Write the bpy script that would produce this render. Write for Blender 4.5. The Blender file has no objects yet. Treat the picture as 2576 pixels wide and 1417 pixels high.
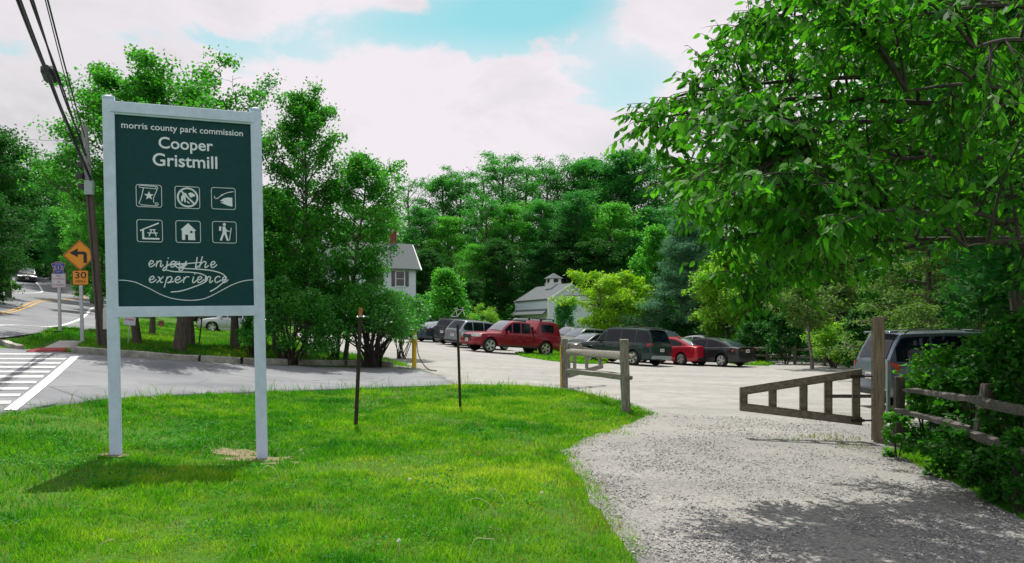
import bpy, bmesh, math, random
import numpy as np
from mathutils import Vector, Matrix, geometry

SC = bpy.context.scene
COL = SC.collection
R = math.radians

# ---------------------------------------------------------------- camera
EYE = 1.6
cam_d = bpy.data.cameras.new("camera")
cam = bpy.data.objects.new("camera", cam_d)
COL.objects.link(cam)
cam.location = (0, 0, EYE)
cam.rotation_euler = (R(90), 0, 0)
cam_d.sensor_width = 36.0
cam_d.lens = 27.95
cam_d.shift_y = 0.0452
cam_d.clip_end = 2000
SC.camera = cam

# ---------------------------------------------------------------- light
SUN_EL, SUN_AZ = 64.0, -9.0          # azimuth from +Y towards +X
sv = Vector((math.sin(R(SUN_AZ)) * math.cos(R(SUN_EL)), math.cos(R(SUN_AZ)) * math.cos(R(SUN_EL)), math.sin(R(SUN_EL))))
sd = bpy.data.lights.new("sun", 'SUN')
sd.energy = 4.6
sd.angle = R(0.55)
sd.color = (1.0, 0.95, 0.86)
so = bpy.data.objects.new("sun", sd)
COL.objects.link(so)
so.rotation_euler = (-sv).to_track_quat('-Z', 'Y').to_euler()

SC.view_settings.view_transform = 'Standard'
SC.view_settings.look = 'None'
SC.view_settings.exposure = 0.15
SC.view_settings.gamma = 1.0

W = bpy.data.worlds.new("World")
SC.world = W
W.use_nodes = True


class NT:
    """tiny node helper"""
    def __init__(s, tree):
        s.t = tree
        tree.nodes.clear()

    def n(s, typ, **kw):
        nd = s.t.nodes.new(typ)
        for k, v in kw.items():
            if k == 'inp':
                for a, b in v.items():
                    if hasattr(b, 'is_output') or isinstance(b, bpy.types.NodeSocket):
                        s.t.links.new(b, nd.inputs[a])
                    else:
                        nd.inputs[a].default_value = b
            else:
                setattr(nd, k, v)
        return nd

    def math(s, op, a, b=0.0, c=None, clamp=False):
        nd = s.n('ShaderNodeMath', operation=op, use_clamp=clamp)
        for i, v in enumerate((a, b) if c is None else (a, b, c)):
            if isinstance(v, bpy.types.NodeSocket):
                s.t.links.new(v, nd.inputs[i])
            else:
                nd.inputs[i].default_value = v
        return nd.outputs[0]

    def mix(s, fac, a, b, blend='MIX'):
        nd = s.n('ShaderNodeMix', data_type='RGBA', blend_type=blend)
        for i, v in ((0, fac), (6, a), (7, b)):
            if isinstance(v, bpy.types.NodeSocket):
                s.t.links.new(v, nd.inputs[i])
            else:
                if i and len(v) == 3:
                    v = (*v, 1)
                nd.inputs[i].default_value = v
        return nd.outputs[2]

    def ramp(s, fac, stops):
        nd = s.n('ShaderNodeValToRGB')
        el = nd.color_ramp.elements
        while len(el) < len(stops):
            el.new(0.5)
        for e, (p, c) in zip(el, stops):
            e.position = p
            e.color = (*c, 1) if len(c) == 3 else c
        s.t.links.new(fac, nd.inputs[0])
        return nd.outputs[0]

    def noise(s, vec, scale, detail=4, rough=0.55, dist=0.0):
        nd = s.n('ShaderNodeTexNoise')
        nd.inputs['Scale'].default_value = scale
        nd.inputs['Detail'].default_value = detail
        nd.inputs['Roughness'].default_value = rough
        nd.inputs['Distortion'].default_value = dist
        if vec is not None:
            s.t.links.new(vec, nd.inputs['Vector'])
        return nd.outputs[0]


def build_world():
    k = NT(W.node_tree)
    out = k.n('ShaderNodeOutputWorld')
    sky = k.n('ShaderNodeTexSky', sky_type='NISHITA', sun_disc=False)
    sky.sun_elevation = R(SUN_EL)
    sky.sun_rotation = R(SUN_AZ)
    sky.air_density = 1.0
    sky.dust_density = 1.0
    tc = k.n('ShaderNodeTexCoord')
    d = tc.outputs['Generated']
    sep = k.n('ShaderNodeSeparateXYZ', inp={0: d})
    az = k.math('ARCTAN2', sep.outputs[0], sep.outputs[1])
    el = k.math('ARCSINE', sep.outputs[2])
    # streaky, flattened cloud noise on the dome
    sc = k.n('ShaderNodeVectorMath', operation='MULTIPLY', inp={0: d, 1: (1.0, 1.0, 1.9)})
    n1 = k.noise(sc.outputs[0], 5.5, 9, 0.60, 0.35)
    n2 = k.noise(sc.outputs[0], 1.7, 3, 0.5)
    # openings in the cloud deck: azimuth, elevation, half widths, weight
    holes = [(-1.0, 21.6, 6.0, 2.9, 1.35), (-9, 20.6, 4.0, 1.5, .65), (-19.5, 18.8, 7.5, 1.8, .66), (-25, 16.5, 3, 2.0, .45), (1.5, 15.4, 4.2, 1.3, .60), (8.6, 16.8, 3.0, 1.9, .62),
             (-32.5, 16.5, 2.6, 1.3, .75), (4.5, 22.8, 3.5, 2.0, .8), (-40, 42, 14, 6, 0.9), (30, 48, 20, 9, 1.0), (100, 40, 30, 12, .8),
             (-110, 35, 30, 12, .8), (170, 40, 40, 14, .9), (10, 62, 20, 8, .7)]
    tot = None
    for a0, e0, wa, we, wt in holes:
        u = k.math('DIVIDE', k.math('SUBTRACT', az, R(a0)), R(wa))
        v = k.math('DIVIDE', k.math('SUBTRACT', el, R(e0)), R(we))
        r2 = k.math('ADD', k.math('MULTIPLY', u, u), k.math('MULTIPLY', v, v))
        g = k.math('MULTIPLY', k.math('EXPONENT', k.math('MULTIPLY', r2, -0.8)), wt)
        tot = g if tot is None else k.math('ADD', tot, g)
    f = k.math('ADD', tot, k.math('MULTIPLY', k.math('SUBTRACT', n1, 0.5), 3.4))
    mr = k.n('ShaderNodeMapRange', interpolation_type='SMOOTHSTEP', inp={0: f, 1: 0.46, 2: 0.82})
    hole = k.math('MULTIPLY', mr.outputs[0], k.math('MINIMUM', k.math('ADD', k.math('MULTIPLY', tot, .55), .22), .95))
    skyc = k.n('ShaderNodeVectorMath', operation='MULTIPLY', inp={0: sky.outputs[0], 1: (0.085, 0.155, 0.115)})
    cl = k.ramp(k.math('ADD', k.math('MULTIPLY', n2, .45), k.math('MULTIPLY', n1, .55)), [(0.34, (0.50, 0.50, 0.52)), (0.47, (0.69, 0.665, 0.695)), (0.58, (0.81, 0.755, 0.805))])
    c = k.mix(hole, cl, skyc.outputs[0])
    bg = k.n('ShaderNodeBackground', inp={0: c, 1: 1.0})
    k.t.links.new(bg.outputs[0], out.inputs[0])


build_world()


# ---------------------------------------------------------------- terrain
def _sm(a, b, x):
    t = np.clip((x - a) / (b - a), 0, 1)
    return t * t * (3 - 2 * t)


_NX = [-400, -100, -52, -30, -16, -13.5, -11.5, -8.9, -7.2, -4.9, -3, 0, 2.2, 5.4, 10, 400]
_NZ = [40, 12, 6, 3.1, 1.5, 1.1, .8, .42, .25, 0, -.03, -.07, -.17, -.28, -.42, -.42]
_FX = [-400, -100, -52, -35, -30, -19.8, -12, -5.9, -3.6, -.1, 6.3, 10.7, 400]
_FZ = [40, 12, 6, 3.4, 2.6, 1.28, .86, .5, .38, .05, -.35, -.43, -.43]


def h(x, y):
    x = np.asarray(x, float)
    y = np.asarray(y, float)
    a = 0
    b = 0
    for o in (-1.0, -.5, 0, .5, 1.0):
        a = a + np.interp(x + o, _NX, _NZ)
        b = b + np.interp(x + o, _FX, _FZ)
    w = _sm(24, 42, y)
    z = (a * (1 - w) + b * w) / 5
    z = z + 0.012 * np.clip(y - 47, 0, 30) * _sm(-36, -18, x) + 0.10 * np.clip(y - 82, 0, 130)
    z = z - 0.11 * np.exp(-(((x + 3.3) / .9) ** 2 + ((y - 10.5) / .9) ** 2))
    return z


def hz(x, y):
    return float(h(x, y))


def at(px, py, Y):
    """point at depth Y seen at photo position (2576 wide)"""
    return Vector(((px - 1288) / 2000 * Y, Y, EYE + (825 - py) / 2000 * Y))


def gnd(px, py, ymin=3.0, ymax=140.0):
    """where the view ray through a photo position meets the terrain"""
    kx, kz = (px - 1288) / 2000, (825 - py) / 2000
    ys = np.linspace(ymin, ymax, 6000)
    f = EYE + kz * ys - h(kx * ys, ys)
    i = np.argmax(f < 0)
    y = ys[i] if f[i] < 0 else ymax
    return (kx * y, y)


def G(*pts):
    return [gnd(*p) for p in pts]


# ---------------------------------------------------------------- object helpers
def tag(o, label=None, cat=None, group=None, kind=None):
    if label:
        o['label'] = label
    if cat:
        o['category'] = cat
    if group:
        o['group'] = group
    if kind:
        o['kind'] = kind
    return o


def empty(name, loc, rz=0.0, label=None, cat=None, group=None, parent=None):
    o = bpy.data.objects.new(name, None)
    o.empty_display_size = 0.2
    COL.objects.link(o)
    o.location = loc
    o.rotation_euler = (0, 0, rz)
    if parent:
        o.parent = parent
    return tag(o, label, cat, group)


def link_mesh(name, me, parent=None, loc=None):
    o = bpy.data.objects.new(name, me)
    COL.objects.link(o)
    if parent:
        o.parent = parent
    if loc is not None:
        o.location = loc
    return o


def np_mesh(name, V, F, mat=None, smooth=False):
    """V (N,3), F (M,k) arrays or list of arrays with different k"""
    me = bpy.data.meshes.new(name)
    Fs = F if isinstance(F, list) else [F]
    Fs = [np.asarray(f, np.int32) for f in Fs if len(f)]
    V = np.asarray(V, np.float32)
    me.vertices.add(len(V))
    me.vertices.foreach_set('co', V.ravel())
    li = np.concatenate([f.ravel() for f in Fs])
    tot = np.concatenate([np.full(len(f), f.shape[1], np.int32) for f in Fs])
    st = np.concatenate([[0], np.cumsum(tot)[:-1]]).astype(np.int32)
    me.loops.add(len(li))
    me.loops.foreach_set('vertex_index', li)
    me.polygons.add(len(tot))
    me.polygons.foreach_set('loop_start', st)
    me.update(calc_edges=True)
    if mat:
        me.materials.append(mat)
    if smooth:
        me.polygons.foreach_set('use_smooth', np.ones(len(tot), bool))
    return me


class MB:
    """collects shapes into one mesh"""
    def __init__(s):
        s.v = []
        s.f = []

    def add(s, vs, fs):
        b = len(s.v)
        s.v += [tuple(v) for v in vs]
        s.f += [tuple(i + b for i in f) for f in fs]

    def box(s, c, d, rz=0.0, M=None, ch=0.0):
        """box centred at c, size d, chamfered vertical and top edges when ch"""
        x, y, z = d[0] / 2, d[1] / 2, d[2] / 2
        if ch:
            ring = [(x - ch, -y), (x, -y + ch), (x, y - ch), (x - ch, y), (-x + ch, y), (-x, y - ch), (-x, -y + ch), (-x + ch, -y)]
            lv = [(-z, 1), (z - ch, 1), (z, 0)]
            vs = []
            for zz, full in lv:
                for (a, b) in ring:
                    if not full:
                        a -= math.copysign(ch, a) * .8
                        b -= math.copysign(ch, b) * .8
                    vs.append((a, b, zz))
            fs = [tuple(range(7, -1, -1)), tuple(range(16, 24))]
            for l in (0, 1):
                for i in range(8):
                    j = (i + 1) % 8
                    fs.append((l * 8 + i, l * 8 + j, l * 8 + 8 + j, l * 8 + 8 + i))
        else:
            vs = [(a * x, b * y, e * z) for e in (-1, 1) for a, b in ((-1, -1), (1, -1), (1, 1), (-1, 1))]
            fs = [(3, 2, 1, 0), (4, 5, 6, 7), (0, 1, 5, 4), (1, 2, 6, 5), (2, 3, 7, 6), (3, 0, 4, 7)]
        m = M if M is not None else Matrix.Translation(c) @ Matrix.Rotation(rz, 4, 'Z')
        s.add([m @ Vector(v) for v in vs], fs)
        return s

    def prism(s, poly, fn, t):
        """extrude 2-D polygon; fn maps (u, v, depth) to 3-D"""
        n = len(poly)
        a = sum(poly[i][0] * poly[(i + 1) % n][1] - poly[(i + 1) % n][0] * poly[i][1] for i in range(n))
        if a < 0:
            poly = poly[::-1]
        tri = geometry.tessellate_polygon([[Vector((p[0], p[1], 0)) for p in poly]])
        vs = [fn(u, v, t) for u, v in poly] + [fn(u, v, 0) for u, v in poly]
        fs = [tuple(q) for q in tri] + [(i, n + i, n + (i + 1) % n, (i + 1) % n) for i in range(n)]
        s.add(vs, fs)
        return s

    def tube(s, pts, rad, n=8, caps=True):
        pts = [Vector(p) for p in pts]
        if not hasattr(rad, '__len__'):
            rad = [rad] * len(pts)
        vs, fs = [], []
        t0 = None
        for i, p in enumerate(pts):
            t = (pts[min(i + 1, len(pts) - 1)] - pts[max(i - 1, 0)])
            t = t.normalized() if t.length > 1e-9 else Vector((0, 0, 1))
            if t0 is None:
                u = t.orthogonal().normalized()
            else:
                u = (u - t * u.dot(t))
                u = u.normalized() if u.length > 1e-6 else t.orthogonal().normalized()
            t0 = t
            w = t.cross(u)
            for k in range(n):
                a = 2 * math.pi * k / n
                vs.append(p + (u * math.cos(a) + w * math.sin(a)) * rad[i])
        for i in range(len(pts) - 1):
            for k in range(n):
                j = (k + 1) % n
                fs.append((i * n + k, i * n + j, i * n + n + j, i * n + n + k))
        if caps:
            fs.append(tuple(range(n - 1, -1, -1)))
            b = (len(pts) - 1) * n
            fs.append(tuple(range(b, b + n)))
        s.add(vs, fs)
        return s

    def lathe(s, prof, n=24, M=None, closed=False):
        """profile of (r, z), about Z"""
        vs, fs = [], []
        m = M if M is not None else Matrix.Identity(4)
        for r, z in prof:
            for k in range(n):
                a = 2 * math.pi * k / n
                vs.append(m @ Vector((r * math.cos(a), r * math.sin(a), z)))
        L = len(prof)
        for i in range(L if closed else L - 1):
            i2 = (i + 1) % L
            for k in range(n):
                j = (k + 1) % n
                fs.append((i * n + k, i * n + j, i2 * n + j, i2 * n + k))
        s.add(vs, fs)
        return s

    def loft(s, rings, caps=True, closed=True):
        n = len(rings[0])
        vs = [p for r in rings for p in r]
        fs = []
        for i in range(len(rings) - 1):
            for k in range(n if closed else n - 1):
                j = (k + 1) % n
                fs.append((i * n + k, i * n + j, i * n + n + j, i * n + n + k))
        if caps:
            fs.append(tuple(range(n - 1, -1, -1)))
            b = (len(rings) - 1) * n
            fs.append(tuple(range(b, b + n)))
        s.add(vs, fs)
        return s

    def mesh(s, name, mat, smooth=None):
        me = bpy.data.meshes.new(name)
        me.from_pydata(s.v, [], s.f)
        me.materials.append(mat)
        if smooth is not None:
            me.polygons.foreach_set('use_smooth', np.ones(len(me.polygons), bool))
            me.set_sharp_from_angle(angle=R(smooth))
        me.update()
        return me

    def build(s, name, mat, parent=None, smooth=None, loc=None):
        return link_mesh(name, s.mesh(name, mat, smooth), parent, loc)


# ---------------------------------------------------------------- materials
def mat_new(name):
    m = bpy.data.materials.new(name)
    m.use_nodes = True
    return m, NT(m.node_tree)


def pmat(name, col, rough=.6, metal=0.0, var=0.0, scale=6.0, stretch=(1, 1, 1), bump=0.0, bscale=40.0, spec=.5, coat=0.0, col2=None, emit=None, bdist=.01):
    m, k = mat_new(name)
    out = k.n('ShaderNodeOutputMaterial')
    p = k.n('ShaderNodeBsdfPrincipled')
    p.inputs['Roughness'].default_value = rough
    p.inputs['Metallic'].default_value = metal
    p.inputs['Specular IOR Level'].default_value = spec
    p.inputs['Coat Weight'].default_value = coat
    p.inputs['Coat Roughness'].default_value = .04
    tc = k.n('ShaderNodeTexCoord')
    mp = k.n('ShaderNodeVectorMath', operation='MULTIPLY', inp={0: tc.outputs['Object'], 1: stretch})
    if var or col2:
        n = k.noise(mp.outputs[0], scale, 6, .6)
        a = [c * (1 - var) for c in col]
        b = list(col2) if col2 else [min(1, c * (1 + var)) for c in col]
        c = k.ramp(n, [(.32, a), (.68, b)])
        k.t.links.new(c, p.inputs['Base Color'])
    else:
        p.inputs['Base Color'].default_value = (*col, 1)
    if bump:
        n = k.noise(mp.outputs[0], bscale, 5, .6)
        bp = k.n('ShaderNodeBump', inp={'Strength': bump, 'Distance': bdist, 'Height': n})
        k.t.links.new(bp.outputs[0], p.inputs['Normal'])
    if emit:
        p.inputs['Emission Color'].default_value = (*emit[0], 1)
        p.inputs['Emission Strength'].default_value = emit[1]
    k.t.links.new(p.outputs[0], out.inputs[0])
    return m


def leafmat(name, c1, c2, trans=.45, rough=.42, tcol=(1.25, 1.5, .5), spec=.35, clump=0.0):
    """leaf: per-leaf colour between c1 and c2, light passes through the blade"""
    m, k = mat_new(name)
    out = k.n('ShaderNodeOutputMaterial')
    geo = k.n('ShaderNodeNewGeometry')
    rnd = geo.outputs['Random Per Island']
    tc = k.n('ShaderNodeTexCoord')
    n = k.noise(tc.outputs['Object'], .9, 3, .5)
    f = k.math('ADD', k.math('MULTIPLY', rnd, .7), k.math('MULTIPLY', k.math('SUBTRACT', n, .35), .9), clamp=True)
    c = k.mix(f, c1, c2)
    p = k.n('ShaderNodeBsdfPrincipled', inp={'Base Color': c, 'Roughness': rough, 'Specular IOR Level': spec})
    tcn = k.mix(1.0, c, tcol, 'MULTIPLY')
    t = k.n('ShaderNodeBsdfTranslucent', inp={'Color': tcn})
    mx = k.n('ShaderNodeMixShader', inp={0: trans, 1: p.outputs[0], 2: t.outputs[0]})
    k.t.links.new(mx.outputs[0], out.inputs[0])
    return m


M = {}
M['white_paint'] = pmat('white_paint', (.585, .68, .92), .55, var=.08, scale=9, bump=.08, bscale=60)
M['sign_green'] = pmat('sign_green', (.0025, .052, .062), .6, var=.10, scale=14, spec=.25)
M['sign_letter'] = pmat('sign_letter', (.80, .83, .98), .5, var=.04)
M['soil'] = pmat('sandy_soil', (.12, .105, .045), .95, scale=14, bump=.8, bscale=60, col2=(.30, .24, .145))
M['galv'] = pmat('galvanised_steel', (.42, .45, .47), .42, .75, var=.15, scale=20)
M['wood_grey'] = pmat('weathered_wood', (.16, .145, .125), .85, var=.45, scale=5, stretch=(6, 6, .8), bump=.5, bscale=18, col2=(.36, .33, .29))
M['wood_rail'] = pmat('weathered_rail', (.13, .12, .105), .85, scale=4, stretch=(.9, 6, 6), bump=.6, bscale=14, col2=(.37, .345, .31))
M['rail_dark'] = pmat('shaded_rail', (.035, .033, .030), .85, scale=4, stretch=(.9, 6, 6), bump=.6, bscale=14, col2=(.14, .13, .118))  # rail tone darkened to stand in for shade under the boughs
M['wood_gate'] = pmat('brown_grey_boards', (.13, .108, .085), .8, scale=5, stretch=(2.5, 5, 5), bump=.35, bscale=16, col2=(.31, .26, .205))
M['wood_post'] = pmat('brown_grey_post', (.14, .105, .075), .8, scale=4, stretch=(8, 8, .7), bump=.4, bscale=14, col2=(.32, .25, .185))
M['wood_dark'] = pmat('dark_wood', (.05, .042, .036), .85, scale=5, stretch=(5, 5, .8), bump=.5, bscale=14, col2=(.14, .12, .10))  # plain dark brown timber tone
M['pole'] = pmat('creosoted_pole', (.050, .038, .030), .85, scale=4, stretch=(9, 9, .5), bump=.5, bscale=12, col2=(.13, .10, .08))
M['pole_top'] = pmat('sunbleached_pole', (.17, .17, .18), .85, scale=4, stretch=(9, 9, .5), bump=.4, bscale=12, col2=(.30, .30, .31))
M['bark'] = pmat('bark', (.045, .036, .03), .9, scale=5, stretch=(4, 4, .8), bump=.8, bscale=10, col2=(.15, .125, .10), bdist=.03)
M['bark_dark'] = pmat('dark_bark', (.022, .018, .016), .9, scale=5, stretch=(4, 4, .8), bump=.6, bscale=10, col2=(.06, .05, .042), bdist=.02)
M['bark_light'] = pmat('grey_bark', (.10, .09, .08), .9, scale=4, stretch=(4, 4, .9), bump=.5, bscale=10, col2=(.26, .24, .21), bdist=.02)
M['rubber'] = pmat('tyre_rubber', (.018, .018, .019), .8)
M['black_plastic'] = pmat('black_plastic', (.02, .021, .023), .5, var=.1)
M['under'] = pmat('car_underside', (.01, .01, .01), .9)
M['alloy'] = pmat('alloy_rim', (.62, .63, .64), .28, .8)
M['chrome'] = pmat('chrome', (.75, .76, .78), .12, 1.0)
M['glass'] = pmat('car_glass', (.006, .010, .018), .03, spec=.32)
M['glass_pale'] = pmat('windscreen_glass', (.05, .075, .10), .03, spec=1.0, coat=1.0)
M['head'] = pmat('headlamp_lens', (.72, .75, .78), .12, .3, spec=.9)
M['head_on'] = pmat('lit_headlamp', (.8, .82, .9), .2, emit=((.80, .86, 1.0), 2.5))
M['tail'] = pmat('tail_lamp_lens', (.36, .008, .012), .15, spec=.8)
M['amber'] = pmat('amber_lens', (.75, .16, .02), .2)
M['plate'] = pmat('licence_plate', (.72, .70, .52), .4, col2=(.80, .79, .72), scale=30)
M['rust'] = pmat('rusty_steel', (.035, .022, .018), .75, var=.4, scale=25, bump=.4, bscale=60)
M['rust_orange'] = pmat('orange_rusty_tip', (.42, .16, .04), .75, var=.4, scale=25)
M['yellow'] = pmat('yellow_paint', (.66, .42, .015), .55, var=.2, scale=12, bump=.2, bscale=50)
M['cable'] = pmat('black_cable', (.012, .013, .03), .45)
M['curb'] = pmat('kerb_concrete', (.30, .285, .26), .9, var=.3, scale=3.0, bump=.6, bscale=25, col2=(.52, .50, .46))
M['brick'] = pmat('chimney_brick', (.20, .05, .035), .85, var=.3, scale=6)
M['siding'] = pmat('white_clapboard', (.64, .70, .82), .6, var=.05, scale=2)
M['roof'] = pmat('grey_shingle', (.10, .12, .13), .9, var=.3, scale=9, bump=.4, bscale=20)
M['window'] = pmat('dark_window', (.02, .025, .03), .08, spec=.8)
M['trim'] = pmat('white_trim', (.80, .82, .84), .5)
M['paint_line'] = pmat('white_road_paint', (.74, .75, .74), .7, var=.1, scale=6)
M['line_yellow'] = pmat('yellow_road_paint', (.62, .33, .03), .7, var=.1, scale=6)
M['tactile'] = pmat('red_paver', (.38, .045, .05), .8, var=.2, scale=9, bump=.5, bscale=30)
M['slab'] = pmat('pale_concrete', (.46, .44, .42), .9, var=.12, scale=4, bump=.2)
M['sign_amber'] = pmat('amber_sign_sheet', (.78, .29, .006), .45, var=.04)
M['sign_black'] = pmat('black_sign_ink', (.012, .012, .013), .5)
M['sign_white'] = pmat('white_sign_sheet', (.62, .63, .72), .45)
M['sign_blue'] = pmat('blue_sign_sheet', (.012, .075, .42), .45)
M['sign_cream'] = pmat('faded_yellow_ink', (.72, .40, .20), .5)
M['sign_red'] = pmat('red_sign_ink', (.55, .03, .04), .5)
M['box_grey'] = pmat('grey_cabinet', (.30, .37, .37), .5, .1)
M['blue_post'] = pmat('blue_marker', (.03, .09, .35), .5)
M['stump'] = pmat('stump_wood', (.17, .08, .04), .9, var=.4)
M['straw'] = pmat('dry_stalk', (.62, .50, .33), .7)
M['petal'] = pmat('yellow_petal', (.85, .55, .01), .6)
M['puff'] = pmat('seed_head', (.75, .75, .72), .9)


def ground_mats():
    # grass-covered soil
    m, k = mat_new('turf_soil')
    out = k.n('ShaderNodeOutputMaterial')
    tc = k.n('ShaderNodeTexCoord')
    o = tc.outputs['Object']
    n1 = k.noise(o, .55, 5, .6)
    n2 = k.noise(o, 7.0, 6, .65)
    n3 = k.noise(o, 45.0, 3, .6)
    a = k.ramp(n2, [(.3, (.022, .10, .006)), (.55, (.045, .17, .009)), (.75, (.10, .22, .018))])
    b = k.ramp(n3, [(.35, (.05, .13, .012)), (.7, (.15, .26, .03))])
    c = k.mix(.4, a, b)
    dirt = k.ramp(n3, [(.3, (.20, .15, .085)), (.7, (.36, .28, .17))])
    f = k.ramp(n1, [(.62, (0, 0, 0)), (.74, (.7, .7, .7))])
    c = k.mix(f, c, dirt)
    bp = k.n('ShaderNodeBump', inp={'Strength': .7, 'Distance': .04, 'Height': n3})
    p = k.n('ShaderNodeBsdfPrincipled', inp={'Base Color': c, 'Roughness': .9, 'Specular IOR Level': .15, 'Normal': bp.outputs[0]})
    k.t.links.new(p.outputs[0], out.inputs[0])
    M['turf'] = m
    # gravel
    m, k = mat_new('crushed_gravel')
    out = k.n('ShaderNodeOutputMaterial')
    tc = k.n('ShaderNodeTexCoord')
    o = tc.outputs['Object']
    big = k.noise(o, .35, 4, .6)
    mid = k.noise(o, 2.2, 6, .68)
    vo = k.n('ShaderNodeTexVoronoi', inp={'Vector': o, 'Scale': 38.0, 'Randomness': 1.0})
    vo2 = k.n('ShaderNodeTexVoronoi', inp={'Vector': o, 'Scale': 78.0, 'Randomness': 1.0})
    bw = k.n('ShaderNodeRGBToBW', inp={0: vo.outputs['Color']})
    bw2 = k.n('ShaderNodeRGBToBW', inp={0: vo2.outputs['Color']})
    st = k.ramp(bw.outputs[0], [(.1, (.08, .083, .095)), (.45, (.22, .22, .23)), (.75, (.36, .345, .325)), (.95, (.52, .49, .45))])
    st2 = k.ramp(bw2.outputs[0], [(.1, (.14, .138, .135)), (.5, (.265, .258, .245)), (.9, (.40, .385, .355))])
    fine = k.ramp(mid, [(.3, (.285, .278, .26)), (.7, (.44, .435, .415))])
    # worn fine dust in places, loose stone in others
    so = k.n('ShaderNodeSeparateXYZ', inp={0: o})
    drive = k.n('ShaderNodeMapRange', inp={0: so.outputs[1], 1: 9.0, 2: 19.0, 3: .16, 4: -.10})     # loose stone on the drive, dust on the lot
    f = k.ramp(k.math('ADD', k.math('ADD', k.math('MULTIPLY', big, .5), k.math('MULTIPLY', mid, .5)), drive.outputs[0]), [(.42, (0.12, .12, .12)), (.60, (.92, .92, .92))])
    c = k.mix(.5, st, st2)
    c = k.mix(f, fine, c)
    c2 = k.mix(.12, c, fine)
    sp = k.noise(o, 13.0, 2, .5)
    c2 = k.mix(k.ramp(sp, [(.655, (0, 0, 0)), (.70, (.65, .65, .65))]), c2, (.13, .125, .12))
    tr = k.n('ShaderNodeVectorMath', operation='MULTIPLY', inp={0: o, 1: (.16, .9, 1)})
    tk = k.noise(tr.outputs[0], 1.1, 5, .6)
    c2 = k.mix(1.0, c2, k.ramp(tk, [(.35, (.84, .85, .87)), (.65, (1.06, 1.06, 1.05))]), 'MULTIPLY')
    e = k.math('MULTIPLY', vo.outputs['Distance'], 1.0)
    bp = k.n('ShaderNodeBump', inp={'Strength': .55, 'Distance': .02, 'Height': k.math('SUBTRACT', 1.0, e)})
    p = k.n('ShaderNodeBsdfPrincipled', inp={'Base Color': c2, 'Roughness': .9, 'Specular IOR Level': .2, 'Normal': bp.outputs[0]})
    k.t.links.new(p.outputs[0], out.inputs[0])
    M['gravel'] = m
    # asphalt
    m, k = mat_new('old_asphalt')
    out = k.n('ShaderNodeOutputMaterial')
    tc = k.n('ShaderNodeTexCoord')
    o = tc.outputs['Object']
    n1 = k.noise(o, .5, 5, .62)
    n2 = k.noise(o, 60, 3, .6)
    c = k.ramp(k.math('ADD', k.math('MULTIPLY', n1, .65), k.math('MULTIPLY', n2, .35)), [(.3, (.135, .145, .165)), (.5, (.21, .22, .24)), (.72, (.30, .305, .32))])
    vo = k.n('ShaderNodeTexVoronoi', feature='DISTANCE_TO_EDGE', inp={'Vector': o, 'Scale': .28})
    nz = k.noise(o, 1.3, 4, .6)
    cr = k.math('LESS_THAN', k.math('ADD', vo.outputs[0], k.math('MULTIPLY', nz, .03)), .0185)
    c = k.mix(k.math('MULTIPLY', cr, .55), c, (.05, .05, .055))
    bp = k.n('ShaderNodeBump', inp={'Strength': .35, 'Distance': .006, 'Height': n2})
    p = k.n('ShaderNodeBsdfPrincipled', inp={'Base Color': c, 'Roughness': .85, 'Specular IOR Level': .3, 'Normal': bp.outputs[0]})
    k.t.links.new(p.outputs[0], out.inputs[0])
    M['asphalt'] = m


ground_mats()


def paint(name, col, metal=.0, rough=.3):
    return pmat(name, col, rough, metal, spec=.4, coat=.55)


M['lf_near'] = leafmat('broad_leaf', (.010, .10, .014), (.12, .38, .028), .52, .55, spec=.18, tcol=(1.3, 1.55, .5))
M['lf_mid'] = leafmat('maple_leaf', (.022, .175, .026), (.10, .37, .042), .52, .5, spec=.25, tcol=(1.3, 1.5, .5))
M['lf_blue'] = leafmat('cool_dark_leaf', (.020, .15, .045), (.070, .31, .080), .48, .5, spec=.2)
M['lf_far'] = leafmat('woodland_leaf', (.024, .18, .044), (.085, .35, .072), .52, .55, spec=.2)
M['lf_far2'] = leafmat('woodland_leaf_light', (.045, .25, .038), (.15, .46, .060), .54, .55, spec=.2)
M['lf_dark'] = leafmat('shade_leaf', (.009, .075, .016), (.036, .165, .024), .42, .55, spec=.2)  # leaf colour darkened to stand in for deep shade among the trees
M['lf_lime'] = leafmat('lime_leaf', (.10, .38, .012), (.42, .62, .035), .5, .5, tcol=(1.2, 1.25, .4))
M['lf_yg'] = leafmat('yellow_green_leaf', (.10, .30, .022), (.32, .52, .06), .5, .5)
M['lf_pine'] = leafmat('pine_needles', (.06, .20, .11), (.16, .36, .22), .35, .55, tcol=(1.0, 1.2, .8), spec=.2)
M['lf_hem'] = leafmat('hemlock_needles', (.06, .14, .035), (.17, .29, .075), .4, .55, spec=.2)
M['lf_shrub'] = leafmat('shrub_leaf', (.020, .16, .026), (.095, .34, .05), .48, .42, spec=.4)
M['lf_ground_shaded'] = leafmat('shaded_cover_leaf', (.010, .08, .010), (.055, .22, .022), .48, .5, spec=.25)  # ground cover leaf; on the hazels its dark tone is painted shade


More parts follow.
